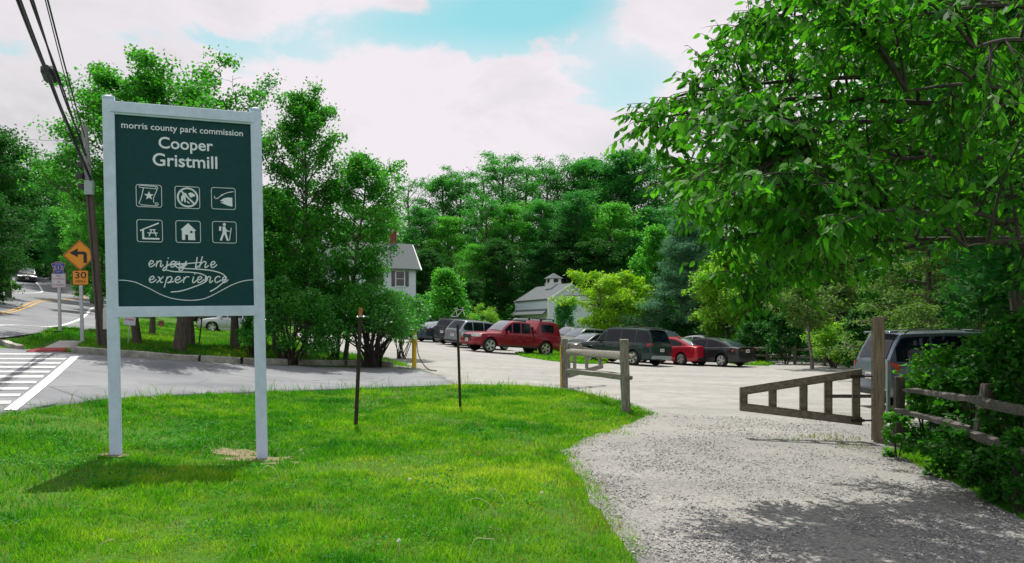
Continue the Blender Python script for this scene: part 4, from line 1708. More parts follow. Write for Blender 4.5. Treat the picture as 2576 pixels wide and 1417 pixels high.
    big = kind in ('big_suv', 'pickup', 'boxy')

    def lamp(nm, x, y0, y1, z0, z1, mt, wrap=.28):
        """a lamp let into the corner: follows the end face, then turns along the flank"""
        for sgn in (1, -1):
            sg = 1 if x > 0 else -1
            rings = []
            yo = plan(x) * .95
            path = [(x + sg * .012, y0), (x + sg * .010, (y0 + yo) / 2), (x - sg * .02, yo - .035), (x - sg * .09, yo + .012 + (plan(x - sg * .1) - plan(x)) * .6), (x - sg * wrap, plan(x - sg * wrap) + .012)]
            for (a, b), k in zip(path, (1, 1, 1, 1, .72)):
                zc, hh = (z0 + z1) / 2, (z1 - z0) / 2 * k
                rings.append([(a, sgn * b, zc - hh), (a + sg * .0, sgn * b, zc), (a - sg * .004, sgn * b, zc + hh), (a - sg * .09, sgn * (b - .06), zc + hh), (a - sg * .09, sgn * (b - .06), zc - hh)])
            m = MB()
            m.loft(rings)
            if sgn * sg > 0:
                pass
            o = m.build(nm, mt, root, 50)
            bm = bmesh.new()
            bm.from_mesh(o.data)
            bmesh.ops.recalc_face_normals(bm, faces=bm.faces)
            bm.to_mesh(o.data)
            bm.free()
    if kind == 'pickup':
        lamp('headlight', hx - .015, .52, .8, .82, 1.00, M['head'], .36)
    elif kind == 'sedan':
        lamp('headlight', hx - .10, .50, .8, .62, .74, M['head_on' if 'lit' in flags else 'head'], .45)
    else:
        lamp('headlight', hx - .03, .50, .8, .74, .90, M['head'], .36)
    tz0 = {'sedan': .76, 'suv': .84, 'big_suv': .92, 'boxy': .88, 'pickup': .86}[kind]
    if kind in ('big_suv', 'pickup', 'boxy'):
        lamp('tail_light', -hx + .02, Wd * .36, .8, tz0, tz0 + .24, M['tail'], .22)
    else:
        lamp('tail_light', -hx + .02, .42, .8, tz0, tz0 + .15, M['tail'], .36)
    # grille, bumpers, plates
    m = MB()
    zg_ = .58 if kind == 'sedan' else .72
    m.box((hx - .015, 0, zg_ + (.02 if kind == 'sedan' else .08)), (.05, .86, .14 if kind == 'sedan' else .22), ch=.02)
    for i in range(3):
        m.box((hx + .012, 0, zg_ - .01 + i * .06), (.012, .80, .012))
    m.build('grille', dark, root)
    m = MB()
    m.box((hx - .05, 0, cl + .10), (.14, Wd * .80, .16), ch=.04)
    m.build('front_bumper', P if kind == 'pickup' else dark, root)
    m = MB()
    m.box((-hx + .03, 0, cl + .16), (.12, Wd * .80, .17 if big else .14), ch=.04)
    m.build('rear_bumper', M['box_grey'] if kind in ('big_suv',) and 'chrome' in flags else dark, root)
    pz = .86 if kind in ('sedan',) else .74 if kind == 'suv' else .82 if kind != 'pickup' else .62
    for sx, z in ((-1, pz - (.04 if kind == 'sedan' else 0)), (1, cl + .26)):
        m = MB()
        m.box((sx * (hx + .008), 0, z), (.022, .31, .155))
        pl = m.build('licence_plate', M['plate'], root)
        m = MB()
        for q in range(6):
            m.box((sx * (hx + .021), -.105 + q * .042, z), (.006, .022, .07))
        m.build('plate_characters', M['sign_blue'], pl)
    # mirrors, handles, sills
    g = S['gh'][0]
    mx = g['win'][1] - .10
    for sgn in (1, -1):
        m = MB()
        m.box((mx, sgn * (Wd / 2 + .07), g['zb'][1] + .07), (.12, .19, .14), ch=.04)
        m.box((mx + .01, sgn * (Wd / 2 - .05), g['zb'][1] + .03), (.06, .14, .04))
        m.build('side_mirror', P, root, 40)
        m = MB()
        hs = [.0, -1.0] if kind != 'pickup' else [.08, -.5]
        for x in hs:
            m.box((x, sgn * (plan(x) * .998 + .008), g['zb'][0] - .14), (.20, .03, .035), ch=.006)
        m.build('door_handle', P if kind != 'boxy' else dark, root)
        m = MB()
        m.box(((S['wx'][0] + S['wx'][1]) / 2, sgn * (Wd / 2 - .03), cl + .05), (wb - 2 * Ra - .04, .06, .10), ch=.015)
        m.build('sill', dark if big or kind == 'suv' else P, root)
        # door shut lines
        m = MB()
        for x in [p for gg in S['gh'][:1] for p in gg['pil']] + [g['win'][1] + .12]:
            z0, z1 = cl + .20, float(np.interp(x, tx, tz)) - .10
            if min(abs(x - w) for w in S['wx']) < Ra:
                z0 = Rw + Ra + .03
            if z1 - z0 > .1:
                m.box((x, sgn * (plan(x) * 1.0), (z0 + z1) / 2), (.012, .008, z1 - z0))
        m.build('door_seam', M['under'], root)
        if S.get('rails') and 'norails' not in flags:
            x1, x2 = g['x'][1], g['x'][2]
            z = max(g['zr']) + .06
            yy = Wd / 2 * .9 - (g['zr'][0] - g['zb'][0]) * (.30 if kind == 'suv' else .20) - .09
            m = MB()
            m.tube([(x1 + .08, sgn * yy, z - .06), (x1 + .2, sgn * yy, z + .01), ((x1 + x2) / 2, sgn * yy, z + .035), (x2 - .2, sgn * yy, z + .01), (x2 - .05, sgn * yy, z - .05)], .02, 6)
            m.build('roof_rail', M['chrome'] if 'silver_rails' in flags else dark, root)
        if big:
            for w in S['wx']:
                m = MB()
                pts = [(w + (Ra + .02) * math.cos(a), sgn * (plan(w) + .004), Rw * .98 + (Ra + .02) * math.sin(a)) for a in np.linspace(-.05, math.pi + .05, 15)]
                m.tube(pts, .034, 6)
                m.build('wheel_arch', P if kind == 'pickup' else dark if kind == 'boxy' else P, root, 50)
    if S.get('rack'):
        for x in (-1.45, -2.3):
            m = MB()
            m.box((x, 0, 2.06), (.07, 1.40, .05), ch=.015)
            for sgn in (1, -1):
                m.box((x, sgn * .62, 1.98), (.09, .07, .14))
            m.build('rack_bar', dark, root)
        m = MB()
        m.box((-.875, 0, .86), (.035, Wd * 1.006, .68))
        m.box((-.88, 0, 1.3), (.09, Wd * .80, .5))
        m.build('cab_gap', M['under'], root)
        for sgn in (1, -1):
            m = MB()
            m.box((S['wx'][0] - .48, sgn * (Wd / 2 - .14), .38), (.03, .24, .42))
            m.build('mud_flap', M['rubber'], root)
        m = MB()
        for x in (hx - .06,):
            m.box((x, 0, .50), (.1, Wd * .78, .10), ch=.02)
        m.build('chrome_strip', M['chrome'], root)
    if 'cross' in flags:
        for x in (.1, -.9):
            m = MB()
            m.box((x, 0, max(S['gh'][0]['zr']) + .13), (.07, 1.25, .04), ch=.012)
            m.build('roof_bar', dark, root)
    if kind == 'big_suv':
        m = MB()
        m.box((-2.30, 0, 1.872), (.22, 1.20, .045), ch=.015)
        m.build('rear_spoiler', P, root)
    if 'spoiler' in flags:
        m = MB()
        m.box((-hx + .14, 0, 1.06), (.2, 1.4, .035), ch=.01)
        m.build('rear_spoiler', P, root)
    if 'fog' in flags:
        for sgn in (1, -1):
            m = MB()
            m.lathe([(.06, 0), (.05, .02), (0, .03)], 12, Matrix.Translation((hx - .05, sgn * .62, .55)) @ Matrix.Rotation(R(90), 4, 'Y'))
            m.build('fog_light', M['head'], root)
    return root


def bicycle_on(px, py, Y, rz):
    q = at(px, py, Y)
    root = empty('bicycle', q, rz, 'bicycle standing on the roof of the small black car', 'bicycle')
    m = MB()
    for x in (-.5, .5):
        e = MB()
        e.tube([(x + .33 * math.cos(a), 0, .33 + .33 * math.sin(a)) for a in np.linspace(0, 2 * math.pi, 21)], .02, 5, False)
        e.build('wheel', M['rubber'], root)
    for a, b in (((-.5, .33), (-.05, .30)), ((-.05, .30), (-.18, .82)), ((-.5, .33), (-.15, .72)), ((-.05, .30), (.36, .74)), ((-.16, .74), (.36, .78)), ((.34, .86), (.5, .33))):
        m.tube([(a[0], 0, a[1]), (b[0], 0, b[1])], .02, 6)
    m.tube([(.34, -.25, .92), (.34, 0, .90), (.34, .25, .92)], .016, 6)
    m.box((-.19, 0, .85), (.24, .12, .05), ch=.015)
    m.build('frame', M['chrome'], root)


def all_cars():
    B = build_car
    B('pickup', 'pickup_truck', 'dark red crew-cab pickup with a matching bed cap and roof rack', 1284, 46.8, 211, (.25, .007, .020), flags=('fog',), metal=.25, scale=1.05)
    B('suv', 'parked_car', 'silver grey crossover with its tail towards the drive, next to the red pickup', 1206, 50.6, 43, (.26, .29, .33), metal=.6, flags=('norails',))
    B('boxy', 'parked_car', 'small black boxy car between the silver crossover and the blue sedan', 1170, 53.6, 45, (.022, .026, .035), flags=())
    B('sedan', 'parked_car', 'dark blue-grey sedan with a lip spoiler and five-spoke wheels, partly behind the bollard', 1116, 56.5, 46, (.035, .060, .095), metal=.5, flags=('spoiler',))
    B('suv', 'parked_car', 'navy black crossover with silver roof rails beyond the blue-grey sedan', 1058, 59.8, 46, (.010, .014, .035), flags=('silver_rails',))
    B('sedan', 'parked_car', 'black sedan mostly hidden by the shrub at the far end of the left row', 1010, 63.0, 46, (.012, .013, .016))
    bicycle_on(1152, 808, 54, R(-20))
    B('big_suv', 'parked_car', 'pale-roofed dark van-like car showing only its roof above the red pickup', 1300, 63.0, 185, (.10, .12, .12), flags=('silver_rails',), scale=1.08)
    B('suv', 'parked_car', 'dark crossover of which only the roof shows right behind the pickup bed cap', 1436, 60, 214, (.035, .04, .045), flags=('silver_rails',))
    B('suv', 'parked_car', 'olive grey crossover facing the drive under the lime green tree', 1464, 54.5, 214, (.17, .19, .17), metal=.4, flags=('norails',))
    B('sedan', 'parked_car', 'black sedan facing the drive behind the folded back gate', 1492, 50.5, 216, (.012, .014, .022))
    B('big_suv', 'parked_car', 'large dark green sport utility with red tail lights behind the rail fence', 1566, 42.0, 131, (.008, .030, .026), flags=('chrome', 'rails'))
    B('sedan', 'parked_car', 'bright red sedan parked between the dark green sport utility and the black sedan', 1690, 43.6, 127, (.42, .008, .022), metal=.2)
    B('sedan', 'parked_car', 'glossy black sedan at the right end of the row by the wood', 1782, 42.4, 131, (.012, .013, .017), flags=())
    B('suv', 'parked_car', 'white crossover whose roof shows above the bright red sedan', 1668, 53.0, 311, (.72, .74, .76), flags=('norails',))
    B('sedan', 'parked_car', 'pale silver sedan whose windscreen shows above the black sedan on the right', 1772, 51.5, 311, (.45, .48, .50), metal=.5)
    B('big_suv', 'parked_car', 'blue-grey sport utility with roof rails half hidden behind bushes and the tall gate post', 2440, 19.6, 4, (.16, .20, .27), metal=.6, flags=('silver_rails',))
    B('sedan', 'parked_car', 'silver sedan parked on the grass under the sign board', 597, 52.0, 189, (.50, .54, .57), metal=.5)
    B('big_suv', 'parked_car', 'dark maroon sport utility behind the silver sedan and the tree trunks', 568, 57.5, 187, (.035, .012, .014))
    r = B('sedan', 'moving_car', 'black sedan with bright lamps coming round the bend of the county road', 66, 88.0, -57, (.006, .007, .012), group=None, flags=('lit',))


all_cars()


# ================================================================ BUILDINGS
def wall_quad(mb, a, b, z0, z1):
    mb.add([(a[0], a[1], z0), (b[0], b[1], z0), (b[0], b[1], z1), (a[0], a[1], z1)], [(0, 1, 2, 3)])


def gable_house(root, L, Wd, ze, zr, ov=.35, zb=-1.0, name='wall', clap=True):
    """long axis x, from 0..L; gable width y 0..W (y=0 faces the viewer)"""
    mb = MB()
    step = .16
    # clapboards: each course leans out a little at its foot
    zs = np.arange(zb, ze, step)

    def course(a, b, nrm, z0, z1):
        o = .018
        vs = [(a[0] + nrm[0] * o, a[1] + nrm[1] * o, z0), (b[0] + nrm[0] * o, b[1] + nrm[1] * o, z0), (b[0], b[1], z1), (a[0], a[1], z1), (b[0], b[1], z0), (a[0], a[1], z0)]
        mb.add(vs, [(0, 1, 2, 3), (5, 4, 1, 0)])
    for z in zs:
        z1 = min(z + step, ze)
        course((0, 0), (L, 0), (0, -1), z, z1)
        course((L, 0), (L, Wd), (1, 0), z, z1)
        course((0, Wd), (0, 0), (-1, 0), z, z1)
        course((L, Wd), (0, Wd), (0, 1), z, z1)
    for z in np.arange(ze, zr, step):
        z1 = min(z + step, zr)
        t0, t1 = (z - ze) / (zr - ze), (z1 - ze) / (zr - ze)
        for x, nx in ((L, 1), (0, -1)):
            y0, y1 = Wd / 2 * t0, Wd / 2 * t1
            vs = [(x + nx * .018, y0, z), (x + nx * .018, Wd - y0, z), (x, Wd - y1, z1), (x, y1, z1)]
            mb.add(vs, [(0, 1, 2, 3) if nx > 0 else (3, 2, 1, 0)])
    mb.build(name, M['siding'], root)
    rf = MB()
    sl = (zr - ze) / (Wd / 2)
    for s in (0, 1):
        def Y(y):
            return y if s == 0 else Wd - y
        y0 = -ov
        z0 = ze - sl * ov
        th = .14
        pts = [(-ov, Y(y0), z0), (L + ov, Y(y0), z0), (L + ov, Wd / 2, zr), (-ov, Wd / 2, zr)]
        vs = [(x, y, z + .03) for x, y, z in pts] + [(x, y, z + .03 + th) for x, y, z in pts]
        f = [(3, 2, 1, 0), (4, 5, 6, 7), (0, 1, 5, 4), (1, 2, 6, 5), (3, 0, 4, 7)]
        if s:
            f = [q[::-1] for q in f]
        rf.add(vs, f)
    ro = rf.build('roof', M['roof'], root)
    tr = MB()
    for x in (-ov - .012, L + ov + .012):
        for s in (0, 1):
            a = (x, -ov - .02 if s == 0 else Wd + ov + .02, ze - sl * ov + .05)
            b = (x, Wd / 2, zr + .05)
            tr.tube([a, b], .11, 4)
    tr.build('eave_trim', M['trim'], root)
    return ro


def window(root, x, z, w, hh, face='y', pos=0.0, nx=2, ny=2):
    mb = MB()
    f = .09

    def bx(cx, cz, dx, dz, d, out):
        if face == 'y':
            mb.box((cx, pos - out, cz), (dx, d, dz))
        else:
            mb.box((pos + out, cx, cz), (d, dx, dz))
    bx(x - w / 2 - f / 2, z, f, hh + 2 * f, .08, .03)
    bx(x + w / 2 + f / 2, z, f, hh + 2 * f, .08, .03)
    bx(x, z + hh / 2 + f / 2, w, f, .08, .03)
    bx(x, z - hh / 2 - f / 2, w + .3, f, .14, .05)
    for i in range(1, nx):
        bx(x - w / 2 + w * i / nx, z, .03, hh, .05, .045)
    for i in range(1, ny):
        bx(x, z - hh / 2 + hh * i / ny, w, .03, .05, .042)
    fr = mb.build('window', M['trim'], root)
    mb = MB()
    bx(x, z, w, hh, .03, .03)
    mb.build('pane', M['window'], fr)


def house():
    # white farmhouse behind the trees: right gable end towards the lot
    Y = 84.0
    c = at(1046, 825, Y)
    ze = EYE + (825 - 673) * Y / 2000
    zr = EYE + (825 - 618) * Y / 2000 + .3
    gz = hz(c.x, Y) - .5
    root = empty('farmhouse', (c.x, Y, gz), R(180 + 22), 'white clapboard farmhouse with brick chimney half hidden by trees', 'house')
    # local x runs to the left along the front; y away: flip with the 180 turn
    # build with front at y = W (towards viewer after the turn)
    L, Wd = 13.0, 6.4
    gable_house(root, L, Wd, ze - gz, zr - gz, .45, -1.0)
    # after the 180 turn the face y = W looks at the viewer; windows on that long wall
    for x in (1.7, 4.4, 7.4, 10.4):
        window(root, x, ze - gz - 1.25, .85, 1.5, 'yb', Wd)
    for x in (1.7, 4.4, 10.4):
        window(root, x, ze - gz - 4.3, .85, 1.6, 'yb', Wd)
    m = MB()
    m.box((1.6, Wd / 2 - .3, zr - gz + .4), (.62, .62, 2.2))
    m.box((1.6, Wd / 2 - .3, zr - gz + 1.45), (.74, .74, .16))
    m.build('chimney', M['brick'], root)
    root.location = (c.x - math.sin(R(22)) * Wd, Y + math.cos(R(22)) * Wd, gz)
    return root


_w_old = window


def window(root, x, z, w, hh, face='y', pos=0.0, nx=2, ny=2):
    if face == 'yb':          # a wall whose outside looks along +y
        mb = MB()
        f = .09
        for cx, cz, dx, dz, d, out in ((x - w / 2 - f / 2, z, f, hh + 2 * f, .08, .03), (x + w / 2 + f / 2, z, f, hh + 2 * f, .08, .03), (x, z + hh / 2 + f / 2, w, f, .08, .03), (x, z - hh / 2 - f / 2, w + .3, f, .14, .05), (x, z, w, .04, .05, .042)):
            mb.box((cx, pos + out, cz), (dx, d, dz))
        fr = mb.build('window', M['trim'], root)
        mb = MB()
        mb.box((x, pos + .03, z), (w, .03, hh))
        mb.build('pane', M['window'], fr)
        for sg in (-1, 1):
            mb = MB()
            mb.box((x + sg * (w / 2 + .31), pos + .035, z), (.38, .04, hh + .1))
            for i in range(9):
                mb.box((x + sg * (w / 2 + .31), pos + .06, z - hh / 2 + (i + .5) * hh / 9), (.30, .02, .05))
            mb.build('shutter', M['window'], root)
        return
    _w_old(root, x, z, w, hh, face, pos, nx, ny)


def barn():
    d1, d2 = 78.0, 85.0
    zc = EYE + (825 - 754) * d1 / 2000
    A = at(1379, 825, d1)            # near front corner
    B = at(1298, 825, 85.5)
    v = Vector((B.x - A.x, B.y - A.y, 0))
    L = v.length
    u = v.normalized()
    # local x along -u ... origin at the far left corner so that y = 0 faces the viewer
    ang = math.atan2(-u.y, -u.x)
    gz = hz(A.x, A.y) - .3
    root = empty('barn', (B.x, B.y, gz), ang, 'white clapboard barn with louvred cupola and garage doors under a pent roof', 'barn')
    Wd = 4.9
    ze = zc - gz
    zr = ze + 1.5
    gable_house(root, L, Wd, ze, zr, .12, -1.0)
    # pent roof over the garage doors
    za = EYE + (825 - 777) * d1 / 2000 - gz
    zb = EYE + (825 - 790) * d1 / 2000 - gz
    m = MB()
    m.add([(-.1, -.02, za), (L - .05, -.02, za), (L - .05, -.62, zb), (-.1, -.62, zb), (-.1, -.02, za - .12), (L - .05, -.02, za - .12), (L - .05, -.62, zb - .12), (-.1, -.62, zb - .12)],
          [(3, 2, 1, 0), (4, 5, 6, 7), (2, 3, 7, 6), (1, 2, 6, 5), (3, 0, 4, 7)])
    m.build('pent_roof', M['roof'], root)
    for k in range(2):
        w = L / 2 - .5
        x = .35 + w / 2 + k * (w + .3)
        m = MB()
        m.box((x, -.03, (zb - .35 - 0) / 2), (w, .06, zb - .35))
        dr = m.build('garage_door', M['trim'], root)
        n = 4
        for i in range(n):
            cx = x - w / 2 + w * (i + .5) / n
            m = MB()
            m.box((cx, -.062, zb - .62), (w / n * .72, .012, .42))
            pn = m.build('pane', M['window'], dr)
            m = MB()
            m.box((cx, -.07, zb - .62), (.05, .02, .42))
            m.box((cx, -.07, zb - .62), (w / n * .72, .018, .04))
            m.build('glazing_bar', M['trim'], pn)
    # trim line on the gable and the far corner boards
    m = MB()
    m.box((L + .03, Wd / 2, ze - .05), (.03, Wd, .06))
    m.build('belt_trim', M['roof'], root)
    m = MB()
    for x, y in ((0, 0), (L, 0), (L, Wd)):
        m.box((x, y, (ze - 1) / 2), (.16, .16, ze + 1))
    m.build('corner_board', M['trim'], root)
    # cupola on the ridge
    f = .52
    cx = L * f
    mid = 81.0
    cw = 31 * mid / 2000
    z0 = zr - .15
    z1 = EYE + (825 - 699) * mid / 2000 - gz
    z2 = EYE + (825 - 685) * mid / 2000 - gz
    m = MB()
    m.box((cx, Wd / 2, (z0 - .6 + z0 + .45) / 2), (cw * 1.06, cw * 1.06, 1.05))
    m.box((cx, Wd / 2, (z0 + .4 + z1) / 2), (cw * .92, cw * .92, z1 - z0 - .4))
    m.box((cx, Wd / 2, z0 + .47), (cw * 1.14, cw * 1.14, .05))
    cu = m.build('cupola', M['trim'], root)
    m = MB()
    e = cw * .62
    m.loft([[(cx - e, Wd / 2 - e, z1), (cx + e, Wd / 2 - e, z1), (cx + e, Wd / 2 + e, z1), (cx - e, Wd / 2 + e, z1)], [(cx - .04, Wd / 2 - .04, z2), (cx + .04, Wd / 2 - .04, z2), (cx + .04, Wd / 2 + .04, z2), (cx - .04, Wd / 2 + .04, z2)]])
    m.build('cupola_roof', M['roof'], cu)
    m = MB()
    hgt = (z1 - z0 - .45) * .72
    for k, (ox, oy) in enumerate(((0, -1), (0, 1), (1, 0), (-1, 0))):
        c = (cx + ox * cw * .465, Wd / 2 + oy * cw * .465, (z0 + .52 + z1) / 2)
        m.box(c, (.02 if ox else cw * .42, .02 if oy else cw * .42, hgt))
    lv = m.build('louvre', M['window'], cu)


house()
barn()


# ================================================================ VEGETATION
def unit(a):
    return a / np.maximum(np.linalg.norm(a, axis=-1, keepdims=True), 1e-9)


def leaves(P, rng, L, Wl, droop=.3, fancy=False, out=None, spread=1.0):
    """leaf blades growing from base points P; fancy ones are folded along the midrib and bent"""
    N = len(P)
    d = rng.normal(size=(N, 3)) * spread
    d[:, 2] = d[:, 2] * .6 - droop
    if out is not None:
        d += out
    d = unit(d)
    up = rng.normal(size=(N, 3)) * .55 + np.array([0, 0, 1.])
    s = unit(np.cross(d, up))
    n = np.cross(s, d)
    l = L * rng.uniform(.55, 1.3, (N, 1))
    w = Wl * rng.uniform(.7, 1.2, (N, 1)) * .5
    if fancy:
        f = .30
        V = np.stack([P, P + d * l * .32 + s * w * .92 - n * w * f, P + d * l * .68 + s * w * .72 - n * (w * f + l * .05),
                      P + d * l - n * l * .16, P + d * l * .68 - s * w * .72 - n * (w * f + l * .05), P + d * l * .32 - s * w * .92 - n * w * f], 1).reshape(-1, 3)
        b = np.arange(N)[:, None] * 6
        F = np.concatenate([b + np.array([0, 1, 2, 3]), b + np.array([0, 3, 4, 5])])
    else:
        V = np.stack([P, P + d * l * .45 + s * w - n * w * .25, P + d * l - n * l * .08, P + d * l * .45 - s * w - n * w * .25], 1).reshape(-1, 3)
        F = np.arange(N * 4).reshape(-1, 4)
    return V, F


def tubes_np(lines, n=5):
    mb = MB()
    for pts, rad in lines:
        mb.tube(pts, rad, n, False)
    return mb


PROF = {
    'round': lambda t: math.sin(math.pi * min(1, max(0, t * .92 + .06))) ** .6,
    'oval': lambda t: math.sin(math.pi * min(1, max(0, t * .85 + .10))) ** .8,
    'cone': lambda t: (1 - t) ** .8 * .95 + .05,
    'vase': lambda t: .45 + .55 * math.sin(math.pi * min(1, t * .8 + .12)),
    'spire': lambda t: .25 + .75 * (1 - t) ** .7 * min(1, t * 5 + .35),
}


def tree_meshes(seed, H, Wc, cb=.25, prof='oval', limbs=26, subs=5, per=42, leaf=(.22, .16), blob=.55, up=.5, r0=None, droop=.25, bare=0.0, leafmat_='lf_far', bark='bark', stems=1, sides=5, fancy=False, lean=(0, 0), flat=.7, minr=.012):
    """trunk mesh and crown mesh. Wc: crown radius. cb: height fraction where the crown starts"""
    rg = random.Random(seed)
    rng = np.random.default_rng(seed)
    lines, C, Rb = [], [], []
    r0 = r0 or H * .018
    pf = PROF[prof]
    for st in range(stems):
        a0 = rg.uniform(0, 6.28)
        off = Vector((math.cos(a0), math.sin(a0), 0)) * (0 if stems == 1 else r0 * 1.5)
        sx, sy = (rg.uniform(-.06, .06), rg.uniform(-.06, .06))
        if stems > 1:
            sx += math.cos(a0) * .22
            sy += math.sin(a0) * .22
        n = 9
        tp = []
        for i in range(n):
            f = i / (n - 1)
            tp.append(Vector((off.x + (sx + lean[0]) * H * f + rg.uniform(-.012, .012) * H * (f > 0), off.y + (sy + lean[1]) * H * f + rg.uniform(-.012, .012) * H * (f > 0), H * .96 * f - (.3 if i == 0 else 0))))
        tr = [r0 / stems ** .4 * (1 - .9 * (i / (n - 1))) ** .85 + minr for i in range(n)]
        tr[0] *= 1.35
        lines.append((tp, tr))
        nl = max(4, limbs // stems)
        for k in range(nl):
            t = (k + rg.uniform(.1, .9)) / nl
            fz = cb + (.985 - cb) * t
            q = fz * (n - 1)
            i = min(int(q), n - 2)
            base = tp[i].lerp(tp[i + 1], q - i)
            az = k * 2.399 + rg.uniform(-.5, .5) + st
            ln = Wc * pf(t) * rg.uniform(.62, 1.12)
            u0 = up * rg.uniform(.5, 1.4) * (1.3 - .4 * (1 - t))
            dirn = Vector((math.cos(az), math.sin(az), 0))
            pts = [base]
            m = 5
            for j in range(1, m + 1):
                f = j / m
                p = base + dirn * ln * f + Vector((0, 0, ln * (u0 * f - droop * .5 * f * f))) + Vector((rg.uniform(-1, 1), rg.uniform(-1, 1), rg.uniform(-.6, .6))) * ln * .05
                pts.append(p)
            rb = max(minr * 1.2, (r0 * (1 - fz) + minr) * .55)
            lines.append((pts, [rb * (1 - .8 * j / m) + minr * .4 for j in range(m + 1)]))
            isbare = rg.random() < bare
            for s in range(subs):
                f = .30 + .70 * (s + rg.random()) / subs
                q = f * m
                i2 = min(int(q), m - 1)
                b2 = pts[i2].lerp(pts[i2 + 1], q - i2)
                sd_ = (dirn * rg.uniform(-.1, .9) + Vector((rg.uniform(-1, 1), rg.uniform(-1, 1), rg.uniform(-.35, .7)))).normalized()
                l2 = max(.25, ln * rg.uniform(.16, .36))
                e2 = b2 + sd_ * l2
                lines.append(([b2, b2.lerp(e2, .5) + Vector((0, 0, l2 * .06)), e2], [rb * .4 + minr * .3, rb * .25 + minr * .3, minr * .35]))
                if not isbare:
                    C.append(e2)
                    Rb.append(blob * rg.uniform(.6, 1.25))
                    if rg.random() < .6:
                        C.append(b2.lerp(e2, .45))
                        Rb.append(blob * rg.uniform(.5, .9))
            if not isbare:
                C.append(pts[-1])
                Rb.append(blob * rg.uniform(.6, 1.1))
        if not bare:
            C.append(tp[-1])
            Rb.append(blob * .7)
    tm = tubes_np(lines, sides).mesh('trunk', M[bark], 60)
    C = np.array([tuple(c) for c in C])
    Rb = np.array(Rb)
    cnt = rng.poisson(per, len(C))
    P = np.repeat(C, cnt, 0)
    g = np.clip(rng.normal(size=P.shape), -1.5, 1.5) * .66
    g[:, 2] *= flat
    P = P + g * np.repeat(Rb, cnt)[:, None]
    P = P[P[:, 2] > .1]
    g = g[:len(P)]
    V, F = leaves(P, rng, leaf[0], leaf[1], droop, fancy)
    cm = np_mesh('crown', V, F, M[leafmat_])
    return tm, cm


def place_tree(name, meshes, loc, label, cat='tree', group=None, rz=0.0, sc=(1, 1, 1), z=None):
    x, y = loc
    root = empty(name, (x, y, hz(x, y) if z is None else z), rz, label, cat, group)
    root.scale = sc
    link_mesh('trunk', meshes[0], root)
    link_mesh('crown', meshes[1], root)
    return root


def at_tree(name, px, Y, top, meshes, H, label, wide=1.0, cat='tree', group=None, rz=0.0):
    X = (px - 1288) / 2000 * Y
    z = hz(X, Y)
    hh = EYE + (825 - top) * Y / 2000 - z
    s = hh / H
    return place_tree(name, meshes, (X, Y), label, cat, group, rz, (s * wide, s * wide, s))


